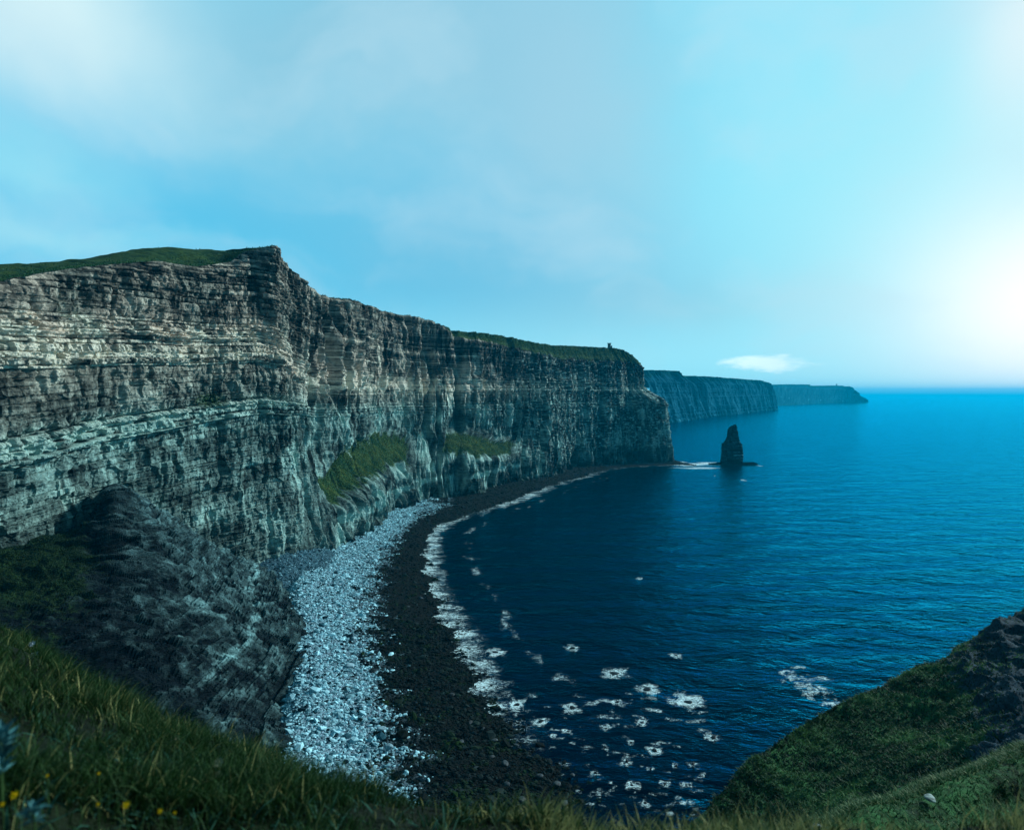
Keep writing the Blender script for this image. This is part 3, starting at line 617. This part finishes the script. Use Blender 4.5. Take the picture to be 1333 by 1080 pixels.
def tower(loc, s, label, annex=True):
    t = empty('watchtower', loc); tag(t, label, 'tower'); t.scale = (s, s, s)
    parts = [prism_ring(20, 3.1, 2.9, -3, 8), prism_ring(20, 3.25, 3.25, 8, 8.8), prism_ring(20, 2.9, 3.25, 7.7, 8), prism_ring(20, 3.25, .01, 8.8, 8.802)]
    mesh_obj('wall', *join(parts), STONE, parent=t)
    me = [box_np(3.25*math.cos(a)-.35, 3.25*math.cos(a)+.35, 3.25*math.sin(a)-.35, 3.25*math.sin(a)+.35, 8.8, 9.7) for a in np.linspace(0, 6.283, 9)[:-1]]
    if annex:
        for v, f in me: mesh_obj('merlon', v, f, STONE, parent=t)
    for (a, z0) in ((-1.57, 4.5), (-.6, 2), (-2.4, 2)):
        v, f = box_np(-.35, .35, -.08, .08, 0, 1.5); c, s_ = math.cos(a+1.57), math.sin(a+1.57)
        v = np.stack([v[:, 0]*c-v[:, 1]*s_+3.0*math.cos(a), v[:, 0]*s_+v[:, 1]*c+3.0*math.sin(a), v[:, 2]+z0], 1); mesh_obj('window', v, f, HOLE, parent=t)
    if annex:
        mesh_obj('turret', *join([prism_ring(12, 1.1, 1.1, -3, 4.8, 4.4, 0), prism_ring(12, 1.1, .01, 4.8, 5.2, 4.4, 0), box_np(2.6, 4.2, -.6, .6, -3, 3.4)]), STONE, parent=t)
    return t
rp = W(793, 453, 1150)
tower((rp[0], rp[1]-1, rp[2]-.5), .95, 'small round stone watchtower on the grassy cliff top near the headland')
rp = W(1089, 501.5, 7305); tower((rp[0], rp[1], rp[2]), 1.9, 'tiny ruined signal tower on the farthest headland', False)

# ------------------------------------------------------------------ scree fan by the spur
uu_, tt_ = np.meshgrid(np.linspace(0, 1, 160), np.linspace(0, 1, 120))
ap_ = W(388, 700, 468); ang = np.radians(-105+uu_*150); rad = tt_*52
X = ap_[0]-8+rad*np.cos(ang); Y = ap_[1]-26+rad*1.5*np.sin(ang); Zs = 26*(1-tt_)**1.3+.5+2.2*fbm(X/9, Y/9, 4, 350)*(.3+tt_)+.7*ridged(uu_*14, tt_*2, 3, 351)
SG = np.stack([X, Y, Zs], 2)
o = grid_obj('scree_slope', np.stack([X, Y, Zs], 2), plain('scree', (.035, .085, .115), .95, .35, .6)); tag(o, 'smooth blue grey scree fan where the spur meets the beach', None, None, 'structure')

pts, i, j = sample(SG, 9000, np.ones_like(X)); rs_ = np.clip(rng.lognormal(-1.2, .5, len(pts)), .12, 1.5)
o = stones('scree_stones', pts, rs_, np.clip(rng.normal(.12, .2, len(pts)), 0, 1), (rng.random(len(pts)) < .3)*1.0, PALE); tag(o, 'loose blue grey rubble strewn over the scree fan', 'stones', None, 'stuff')

# ------------------------------------------------------------------ near ground
cpx = [-400, -150, 0, 120, 300, 450, 680, 900, 1100, 1333, 1550, 1800]
cbr = [690, 742, 824, 898, 980, 1028, 1078, 1096, 1086, 1080, 1070, 1060]
cd_ = [12, 11, 10, 9, 7.5, 6.2, 4.6, 4.2, 4.4, 4.6, 4.8, 5]
rows = []
for f in (.06, .25, .45, .65, .85, 1.0, 1.2, 1.6, 2.6, 6, 14, 26):
    row = []
    for px, pb_, d_ in zip(cpx, cbr, cd_):
        b_ = W(px, pb_, d_)
        if f <= 1: p = np.array([b_[0]*f, b_[1]*f, 118.35+(b_[2]-118.35)*f**1.6])
        else:
            dh = np.hypot(b_[0], b_[1])*(f-1); slope = .62+.5*sm(0, 3, f-1)+.25*(px > 200)
            p = np.array([b_[0]*f, b_[1]*f, b_[2]-dh*slope])
        p[2] = max(p[2], -3); row.append(p)
    rows.append(row)
G = cr(cr(np.array(rows), 420, 0), 420, 1)
lump = .27*fbm(G[..., 0]/1.3, G[..., 1]/1.3, 4, 500)*sm(.5, 3, np.hypot(G[..., 0], G[..., 1]))
G[..., 2] += lump
o = grid_obj('ground', G, SOIL, {'rock': 0*lump}, True); tag(o, 'dark grassy hillside in the foreground', None, None, 'structure')

# right-hand hill
hr = [
 [(1900, 560, 185), (1500, 740, 158), (1333, 822, 143), (1180, 896, 130), (1085, 936, 118), (985, 1010, 102), (930, 1085, 92), (900, 1180, 84), (880, 1400, 74)],
 [(1900, 545, 175), (1500, 725, 150), (1333, 806, 135), (1180, 881, 122), (1085, 921, 111), (980, 990, 96), (922, 1065, 87), (890, 1150, 80), (870, 1330, 70)],
 [(1900, 620, 150), (1500, 770, 130), (1333, 838, 120), (1200, 905, 111), (1110, 955, 103), (1015, 1020, 92), (960, 1085, 84), (920, 1160, 77), (890, 1330, 66)],
 [(1900, 720, 125), (1500, 838, 110), (1333, 890, 104), (1240, 940, 99), (1150, 990, 92), (1060, 1050, 85), (1000, 1105, 79), (950, 1180, 72), (915, 1330, 62)],
 [(1900, 830, 96), (1500, 920, 86), (1333, 962, 80), (1250, 1005, 77), (1170, 1040, 74), (1090, 1080, 71), (1030, 1130, 67), (980, 1200, 62), (935, 1330, 55)],
 [(1900, 1000, 60), (1500, 1040, 58), (1333, 1060, 56), (1250, 1080, 55), (1170, 1110, 54), (1090, 1150, 52), (1030, 1190, 50), (980, 1250, 48), (945, 1400, 44)],
]
H = np.array([[W(*p) for p in row] for row in hr])
o2 = H[0]+np.array([-14, 26, 0]); o2[:, 2] = H[0][:, 2]-34; o3 = H[0]+np.array([-26, 44, 0]); o3[:, 2] = -3
H = np.concatenate([[o3], [o2], H]); H[:, :, 2] = np.maximum(H[:, :, 2], -4)
H = cr(cr(H, 430, 0), 620, 1); nn = normals(H)
if nn[..., 2].mean() < 0: nn = -nn
hx, hy, hz = H[..., 0], H[..., 1], H[..., 2]; hv = np.linspace(0, 7, 430)[:, None]; hu = np.linspace(0, 8, 620)[None, :]
dsp = 2.6*fbm(hx/16, hy/16, 4, 520)+.8*fbm(hx/2.5, hy/2.5, 4, 521)
rk = sm(3.7, 1.7, hu+.5*fbm(hx/10, hy/10, 3, 522))*sm(2.2, 3.3, hv)*1.0
dsp += rk*(2.4*ridged(hx/7, hy/10, 4, 523)+1.5*(hf(np.floor(hx/2.6+noise2(hx/5, hy/5, 524)), np.floor(hz/1.7), seed=525)-.5))
H = H+nn*(dsp*sm(0, 3, hv))[..., None]
o = grid_obj('hill', H, HILL, {'rock': rk*.95+sm(1.9, 1.0, hv)*.6}, True); tag(o, 'dark green grassy hillside sloping into the sea on the right', None, None, 'structure')
HG = H
# nearer ridge with paler grass crest
rr2 = [
 [(1700, 950, 52), (1500, 1010, 48), (1333, 1075, 44), (1240, 1110, 41), (1160, 1140, 38), (1080, 1170, 34), (1030, 1200, 30), (980, 1260, 26)],
 [(1700, 830, 42), (1500, 915, 38), (1333, 982, 34), (1240, 1022, 31), (1160, 1048, 28), (1080, 1074, 25), (1030, 1092, 22), (980, 1120, 19)],
 [(1700, 820, 38), (1500, 905, 34), (1333, 972, 30), (1240, 1014, 27.5), (1160, 1041, 25), (1080, 1068, 22), (1030, 1088, 19), (980, 1115, 17)],
 [(1700, 860, 35), (1500, 938, 31), (1333, 1002, 27.5), (1240, 1034, 25), (1160, 1058, 23), (1080, 1082, 20), (1030, 1100, 17.5), (980, 1130, 15)],
 [(1700, 960, 32), (1500, 1020, 28), (1333, 1070, 25), (1240, 1090, 22), (1160, 1110, 20), (1080, 1130, 17), (1030, 1150, 15), (980, 1180, 13)],
 [(1700, 1150, 18), (1500, 1180, 15), (1333, 1200, 12), (1240, 1210, 11), (1160, 1220, 10), (1080, 1230, 9), (1030, 1240, 8.5), (980, 1260, 8)],
]
K = cr(cr(np.array([[W(*p) for p in row] for row in rr2]), 260, 0), 360, 1); nn = normals(K)
if nn[..., 2].mean() < 0: nn = -nn
K = K+nn*(.5*fbm(K[..., 0]/3.5, K[..., 1]/3.5, 4, 540)+.12*fbm(K[..., 0]/.6, K[..., 1]/.6, 3, 541))[..., None]
kv = np.linspace(0, 5, 260)[:, None]*np.ones((1, 360))
o = grid_obj('ridge', K, HILL, {'rock': 0*kv+.1}, True); tag(o, 'low turf ridge with a pale grassy crest on the lower right', None, None, 'structure')

# ------------------------------------------------------------------ grass
def blades(name, pts, hgt, wid, lean, dry, mat, bias=(0, 0)):
    n = len(pts); th = rng.uniform(0, 6.28, n); ld = rng.uniform(0, 6.28, n)
    lx = np.cos(ld)*lean+bias[0]*hgt; ly = np.sin(ld)*lean+bias[1]*hgt
    f = np.array([0, .35, .7, 1.0]); wf = np.array([1, .85, .55, .06])
    cxv = pts[:, None, 0]+lx[:, None]*f**2; cyv = pts[:, None, 1]+ly[:, None]*f**2; czv = pts[:, None, 2]+hgt[:, None]*(f-.18*f**3)-.02
    wx = (np.cos(th)*wid)[:, None]*wf; wy = (np.sin(th)*wid)[:, None]*wf
    V = np.stack([np.stack([cxv-wx, cyv-wy, czv], 2), np.stack([cxv+wx, cyv+wy, czv], 2)], 2)  # n,4,2,3
    V = V.reshape(n, 8, 3); base = np.arange(n)[:, None, None]*8
    Fq = np.array([(0, 1, 3, 2), (2, 3, 5, 4), (4, 5, 7, 6)])[None]+base
    hh = np.broadcast_to(np.repeat(f, 2), (n, 8)); dr = np.repeat(dry, 8)
    return mesh_obj(name, V.reshape(-1, 3), Fq.reshape(-1, 4), mat, {'height': hh, 'dry': dr})
gd = np.hypot(G[..., 0], G[..., 1]); ga = np.arctan2(G[..., 0], G[..., 1])
wgt = (np.abs(ga) < .85)*(gd > 1.0)*(gd < 17)*(G[..., 1] > .5)/(1+gd*.25)*(1+3*np.exp(-gd/2.2))
clump = sm(-.2, .3, fbm(G[..., 0]/1.1, G[..., 1]/1.1, 4, 560)); wgt = wgt*(.04+.18*np.exp(-gd/3)+clump)
pts, i, j = sample(G, 240000, wgt); cl_ = clump[i, j]
dd_ = np.hypot(pts[:, 0], pts[:, 1]); right = sm(-1.0, .8, pts[:, 0])
dryp = .04+.42*right+.30*sm(6.0, 8, dd_)*sm(-5, -2, pts[:, 0])+.2*right*sm(-.2, .5, noise2(pts[:, 0]/.8, pts[:, 1]/.8, 561))
dry = (rng.random(len(pts)) < dryp)*rng.uniform(.35, 1, len(pts))
hgt = (.07+.17*rng.random(len(pts)))*(.6+.7*cl_)*np.clip(dd_/4, .95, 1.2)
o = blades('grass', pts, hgt, rng.uniform(.0014, .0032, len(pts))*(1+dd_*.1)*(1+2.0*np.exp(-np.maximum(dd_-2, 0)/1.4)), hgt*rng.uniform(.2, .8, len(pts)), dry, BLADE, (.15, 0))
tag(o, 'rough dark green and straw grass in the foreground', 'grass', None, 'stuff')
# broad low weeds among the grass
pts, i, j = sample(G, 6500, wgt*(gd < 6)*(.25+sm(1.0, -1.5, G[..., 0]))); hgt = rng.uniform(.04, .13, 6500)
o = blades('weeds', pts, hgt, rng.uniform(.006, .014, 6500), hgt*rng.uniform(.6, 1.6, 6500), 0*hgt, blade_material('weed_leaf', (.004, .02, .014), (.03, .13, .085), (.2, .2, .1)))
tag(o, 'low broad-leaved weeds mixed into the foreground grass', 'weeds', None, 'stuff')
# tall seed stalks
pts, i, j = sample(G, 900, wgt*(gd < 12)*(.3+sm(-1, 1, G[..., 0]))); hgt = rng.uniform(.22, .42, 900)*np.clip(np.hypot(pts[:, 0], pts[:, 1])/4, .5, 1)
o = blades('grass_stalks', pts, hgt, np.full(900, .0042), hgt*rng.uniform(.1, .5, 900), rng.uniform(.6, 1, 900), BLADE, (.2, 0))
tag(o, 'pale seed stalks standing above the foreground grass', 'grass', None, 'stuff')
# tufts on the cliff ledges and along the clifftop
cmask = np.r_[sm(.45, .8, apmask*(.98+.75*fbm((U+Z)/6, Z/30, 4, 52)))*(Z > 10)+.9*sm(.25, .6, tp)*sm(.1, .2, tw)*sm(17.4, 18.2, ci), np.exp(-q/10)*.5*np.ones((NI-1, NU))]
pts, i, j = sample(CLIFFP, 60000, cmask); hgt = rng.uniform(.5, 1.5, len(pts))
dryc = np.clip(sm(-.2, .5, fbm((pts[:, 1]+pts[:, 2])/9, pts[:, 2]/40, 4, 571))*rng.uniform(.2, 1, len(pts)), 0, 1)*(pts[:, 2] < 100)
o = blades('cliff_grass', pts, hgt, rng.uniform(.12, .32, len(pts)), hgt*rng.uniform(.4, 1.1, len(pts)), dryc, blade_material('ledge_tuft', (.006, .035, .015), (.032, .15, .045), (.26, .28, .07)))
tag(o, 'shaggy green and tan grass on the cliff ledges and along the clifftop', 'grass', None, 'stuff')
pts, i, j = sample(Q, 45000, sm(.45, .9, gr)*(vv < .9)*(uu > .12)); hgt = rng.uniform(.25, .8, len(pts))
o = blades('slope_grass', pts, hgt, rng.uniform(.05, .16, len(pts)), hgt*rng.uniform(.4, 1.2, len(pts)), np.clip(sm(0, .5, fbm(pts[:, 0]/8, pts[:, 1]/8, 4, 572))*rng.uniform(.1, .8, len(pts)), 0, 1), blade_material('slope_tuft', (.002, .010, .005), (.012, .045, .014), (.05, .12, .03)))
tag(o, 'dark tufted grass on the ledge of the near spur', 'grass', None, 'stuff')
# turf on the hill and ridge
pts, i, j = sample(HG, 90000, (hv > 1.7)*(hv < 6)*(1-rk)*(hu < 7.5)*(hu > .8))
hgt = rng.uniform(.2, .6, len(pts))
o = blades('hill_grass', pts, hgt, rng.uniform(.04, .12, len(pts)), hgt*rng.uniform(.5, 1.3, len(pts)), np.clip(sm(-.15, .45, fbm(pts[:, 0]/9, pts[:, 1]/9, 4, 570))*rng.uniform(.3, 1.1, len(pts)), 0, 1), TURF)
tag(o, 'short tufted turf covering the right-hand hillside', 'grass', None, 'stuff')
RIDGEG = blade_material('ridge_blade', (.006, .03, .012), (.05, .15, .055), (.28, .34, .17))
pts, i, j = sample(K, 60000, (kv > .9)*(kv < 5)*(.06+1.6*np.exp(-((kv-2.1)/.3)**2)))
hgt = rng.uniform(.08, .3, len(pts)); dry_pick = rng.random(len(pts)) < .25  # random tufts take the dry tint
o = blades('ridge_grass', pts, hgt, rng.uniform(.01, .03, len(pts)), hgt*rng.uniform(.4, 1.2, len(pts)), dry_pick*rng.uniform(.3, .9, len(pts)), RIDGEG)
tag(o, 'paler tufts of grass along the near ridge crest', 'grass', None, 'stuff')

# ------------------------------------------------------------------ flowers and leafy plants close to the camera
PETAL_Y = plain('yellow_petal', (.9, .50, .0), .6, .1); STEM = plain('stem_green', (.03, .07, .02), .7, .2); PETAL_W = plain('pale_petal', (.5, .55, .62), .6, .1)
LEAF = plain('grey_green_leaf', (.05, .17, .18), .6, .3, 20.)
def disc_flower(kind, px, py, d_, r, mat, label, group, stem=.16, petals=7):
    p = W(px, py, d_); t = empty(kind, (p[0], p[1], p[2]-stem)); tag(t, label, 'flower', group)
    v, f = prism_ring(6, .0025, .002, 0, stem); mesh_obj('stem', v, f, STEM, parent=t)
    V, Fc = [], []
    for k in range(petals):
        a = k/petals*6.283; c, s_ = math.cos(a), math.sin(a); pt = np.array([(0, 0, 0), (.5, -.3, .12), (1, 0, .2), (.5, .3, .12)])*r
        V.append(np.stack([pt[:, 0]*c-pt[:, 1]*s_, pt[:, 0]*s_+pt[:, 1]*c, pt[:, 2]], 1)); Fc.append(np.array([[0, 1, 2, 3]])+4*k)
    V = np.concatenate(V); tl = .7; V = np.stack([V[:, 0], V[:, 1]*math.cos(tl)-V[:, 2]*math.sin(tl), V[:, 1]*math.sin(tl)+V[:, 2]*math.cos(tl)+stem], 1)
    mesh_obj('petals', V, np.concatenate(Fc), mat, parent=t)
    v, f = prism_ring(8, r*.3, r*.12, stem+.0, stem+r*.3); mesh_obj('flower_centre', v, f, mat, parent=t)
fl = [(20, 1034, 2.9, .022, 'large yellow flower at the bottom left corner beside the grey-green leaves'), (165, 1047, 2.9, .020, 'yellow flower alone in the dark grass at the bottom'), (62, 1009, 3.2, .010, 'small yellow flower above and right of the large corner one'),
      (128, 1046, 3.0, .009, 'small yellow flower just left of the lone bottom one'), (209, 1055, 3.0, .014, 'pale yellow flower low among straw grass'), (228, 1057, 3.0, .009, 'smallest yellow flower, right of the pale one in the straw grass'), (129, 1006, 3.3, .009, 'tiny yellow flower highest in the dark grass'), (4, 1046, 2.8, .013, 'yellow flower cut by the left edge of the view')]
for (px, py, d_, r, lb) in fl: disc_flower('yellow_flower', px, py, d_, r, PETAL_Y, lb, 'yellow flowers in the foreground grass')
disc_flower('pale_flower', 42, 838, 8.0, .045, PETAL_W, 'pale lilac flower on the brow, the upper of two', 'pale flowers on the brow', .25)
disc_flower('pale_flower', 45, 852, 7.9, .05, PETAL_W, 'pale lilac flower on the brow, the lower of two', 'pale flowers on the brow', .2)
for (px, py, d_, r) in [(122, 960, 5.0, .05), (128, 976, 4.9, .05), (285, 992, 4.6, .045), (285, 1007, 4.5, .04), (228, 962, 5.4, .05)]:
    disc_flower('seed_head', px, py, d_, r*.8, plain('seed_pale', (.34, .33, .22), .8, .2), 'pale tufted seed head standing in the foreground grass', 'pale seed heads in the foreground', .25, 9)
def leafy(px, py, d_, n, r, h, label):
    p = W(px, py, d_); t = empty('leafy_plant', tuple(p)); tag(t, label, 'plant')
    V, Fc = [], []
    for k in range(n):
        a = rng.uniform(0, 6.28); el = rng.uniform(.1, 1.3); ln = r*rng.uniform(.5, 1); w_ = ln*.16; o_ = np.array([0, 0, rng.uniform(0, h)])
        dr = np.array([math.cos(a)*math.cos(el), math.sin(a)*math.cos(el), math.sin(el)]); sd = np.array([-math.sin(a), math.cos(a), 0])
        q_ = [o_, o_+dr*ln*.5+sd*w_, o_+dr*ln-np.array([0, 0, ln*.2]), o_+dr*ln*.5-sd*w_]
        V += q_; Fc.append([4*k, 4*k+1, 4*k+2, 4*k+3])
    mesh_obj('leaves', np.array(V), np.array(Fc), LEAF, parent=t); v, f = prism_ring(6, .006, .003, -.1, h); mesh_obj('stem', v, f, STEM, parent=t)
leafy(2, 1010, 2.6, 70, .12, .16, 'pale blue-green leafy plant at the left edge of the foreground')
leafy(45, 1070, 2.5, 30, .07, .06, 'blue-green leafy plant at the bottom below the yellow flower')
put('rock', bmr[2], W(1212, 1038, 24), (.30, .22, .14), 'pale rock resting on the near turf ridge', 'rock')
put('rock', bmr[4], W(1062, 1076, 19), (.18, .15, .14), 'small pale rock at the left end of the near turf ridge', 'rock')

# ------------------------------------------------------------------ haze
v, f = box_np(-28000, 28000, -600, 27500, -9, 245)
hm = N('haze'); pv = hm.n('ShaderNodeVolumePrincipled', {'Color': (.0, .58, .92, 1), 'Density': .00006, 'Anisotropy': .2}); hm.out(pv.outputs[0], True)
o = mesh_obj('haze', v, f, hm.m); tag(o, 'thin blue sea haze', None, None, 'stuff')

# ------------------------------------------------------------------ sky, sun, camera
SUN_AZ, SUN_EL = math.radians(62), math.radians(27)
wd = bpy.data.worlds.new('World'); bpy.context.scene.world = wd; wd.use_nodes = True
s = N('w', wd)
def lin(c): return tuple(((x/255)/12.92 if x/255 <= .04045 else ((x/255+.055)/1.055)**2.4) for x in c)
BG = .12
def sc(c, k=1.0): return tuple(k*x/BG for x in lin(c))
sky = s.n('ShaderNodeTexSky', sky_type='NISHITA', sun_disc=False, sun_elevation=SUN_EL, sun_rotation=SUN_AZ, air_density=1.0, dust_density=1.0, ozone_density=3.0)
gen = s.n('ShaderNodeTexCoord').outputs['Generated']
warp = s.n('ShaderNodeTexNoise', {'Vector': gen, 'Scale': 2.2, 'Detail': 5.0, 'Roughness': .55}).outputs[1]
wv = s.n('ShaderNodeVectorMath', {0: warp, 1: (.5, .5, .5)}, operation='SUBTRACT').outputs[0]
wv = s.n('ShaderNodeVectorMath', {0: wv, 'Scale': .34}, operation='SCALE').outputs[0]
dv = s.n('ShaderNodeVectorMath', {0: gen, 1: wv}, operation='ADD').outputs[0]
def azel(v):
    x = s.n('ShaderNodeSeparateXYZ', {0: v})
    return s.math('ARCTAN2', x.outputs[0], x.outputs[1]), s.math('ARCSINE', x.outputs[2])
az, el = azel(dv); az0, el0 = azel(gen)
def pe(px, py):
    r = ray(px, py); r = r/np.linalg.norm(r); return math.atan2(r[0], r[1]), math.asin(r[2])
tinted = s.mix(1.0, sky.outputs[0], (.35, 1.0, 1.2), 'MULTIPLY')
grad = s.mix(s.ramp(el, .0, .55), sc((112, 208, 242)), sc((128, 222, 250)))
colr = s.mix(.93, tinted, grad)
def blob(c_in, px, py, sa, se, col_, amt, raw=False, k=1.0):
    a0, e0 = pe(px, py); A_, E_ = (az0, el0) if raw else (az, el)
    u = s.math('DIVIDE', s.math('SUBTRACT', A_, a0), sa); v_ = s.math('DIVIDE', s.math('SUBTRACT', E_, e0), se)
    g_ = s.math('EXPONENT', s.math('MULTIPLY', s.math('ADD', s.math('MULTIPLY', u, u), s.math('MULTIPLY', v_, v_)), -1.0))
    return s.mix(s.math('MULTIPLY', g_, amt), c_in, sc(col_, k))
colr = blob(colr, 260, 300, .42, .12, (76, 198, 240), .95)
colr = blob(colr, 520, 60, .48, .20, (140, 200, 224), .9)
colr = blob(colr, 740, 190, .17, .22, (160, 208, 230), .8)
colr = blob(colr, 620, 340, .28, .10, (112, 194, 228), .85)
colr = blob(colr, 10, 0, .20, .13, (214, 244, 250), 1.0)
colr = blob(colr, 30, 255, .12, .035, (150, 226, 246), .8)
colr = blob(colr, 40, 335, .18, .022, (140, 224, 246), .8)
colr = blob(colr, 1040, 120, .16, .3, (124, 228, 254), .8)
colr = blob(colr, 860, 430, .26, .055, (124, 196, 226), .95)
colr = blob(colr, 1420, 330, .42, .36, (186, 248, 255), .95, True)
colr = s.mix(s.ramp(el0, .16, .0, 0., .8), colr, sc((168, 240, 254), 1.05))
colr = blob(colr, 1400, 400, .165, .13, (255, 252, 252), 1.0, True, 1.15)
colr = blob(colr, 1345, 20, .07, .12, (235, 248, 252), .8, True)
# small low cloud bank, its own noise
cn = s.n('ShaderNodeTexNoise', {'Vector': s.n('ShaderNodeMapping', {0: gen, 3: (1, 1, 3.2)}).outputs[0], 'Scale': 9.0, 'Detail': 7.0, 'Roughness': .6}).outputs[0]
a0, e0 = pe(1000, 474)
u = s.math('DIVIDE', s.math('SUBTRACT', az0, a0), .08); v_ = s.math('DIVIDE', s.math('SUBTRACT', el0, e0), .014)
cm = s.math('SUBTRACT', 1.0, s.math('ADD', s.math('MULTIPLY', u, u), s.math('MULTIPLY', v_, v_)))
cm = s.ramp(s.math('ADD', cm, s.math('MULTIPLY', s.math('SUBTRACT', cn, .5), 6.5)), .0, 1.3)
colr = s.mix(s.math('MULTIPLY', cm, .95), colr, sc((222, 252, 255), 1.15))
veil = s.ramp(s.n('ShaderNodeTexNoise', {'Vector': s.n('ShaderNodeMapping', {0: dv, 3: (1, 1, 2.2)}).outputs[0], 'Scale': 3.0, 'Detail': 6.0, 'Roughness': .5}).outputs[0], .42, .72)
colr = s.mix(s.math('MULTIPLY', veil, .4), colr, sc((196, 230, 244)))
# added unseen dark sky overhead and behind, cuts ambient light and darkens near sea
sky_dimmer = s.math('MAXIMUM', s.ramp(el0, .56, .80), s.math('MAXIMUM', s.ramp(az0, -1.0, -1.5), s.ramp(az0, 1.5, 2.2)))
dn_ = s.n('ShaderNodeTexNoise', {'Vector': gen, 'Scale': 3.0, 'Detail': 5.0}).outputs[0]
colr = s.mix(s.math('MULTIPLY', sky_dimmer, .96), colr, s.mix(dn_, sc((18, 52, 70)), sc((70, 128, 150)))); hb_ = s.ramp(el0, -.0048, .0045); colr = s.mix(hb_, sc((10, 158, 210)), colr)
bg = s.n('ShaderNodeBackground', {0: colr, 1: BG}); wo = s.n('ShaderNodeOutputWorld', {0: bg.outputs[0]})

sl = bpy.data.lights.new('sun', 'SUN'); sl.energy = 4.4; sl.angle = math.radians(8); sl.color = (.90, 1.0, .98)
so = bpy.data.objects.new('sun', sl); C.objects.link(so)
from mathutils import Vector
dirv = Vector((math.sin(SUN_AZ)*math.cos(SUN_EL), math.cos(SUN_AZ)*math.cos(SUN_EL), math.sin(SUN_EL)))
so.rotation_euler = dirv.to_track_quat('Z', 'Y').to_euler()

cam = bpy.data.cameras.new('camera'); co = bpy.data.objects.new('camera', cam); C.objects.link(co)
co.location = (0, 0, EYE); co.rotation_euler = (math.radians(90)-PIT, 0, 0)
cam.sensor_width = 36; cam.lens = 36*F/1333; cam.clip_start = .05; cam.clip_end = 60000
cam.dof.use_dof = True; cam.dof.focus_distance = 400; cam.dof.aperture_fstop = cam.lens/1000/.016
scn = bpy.context.scene; scn.camera = co
scn.view_settings.view_transform = 'Standard'; scn.view_settings.look = 'None'; scn.view_settings.exposure = 0; scn.view_settings.gamma = 1
scn.cycles.volume_bounces = 2; scn.cycles.max_bounces = 8; scn.cycles.diffuse_bounces = 3
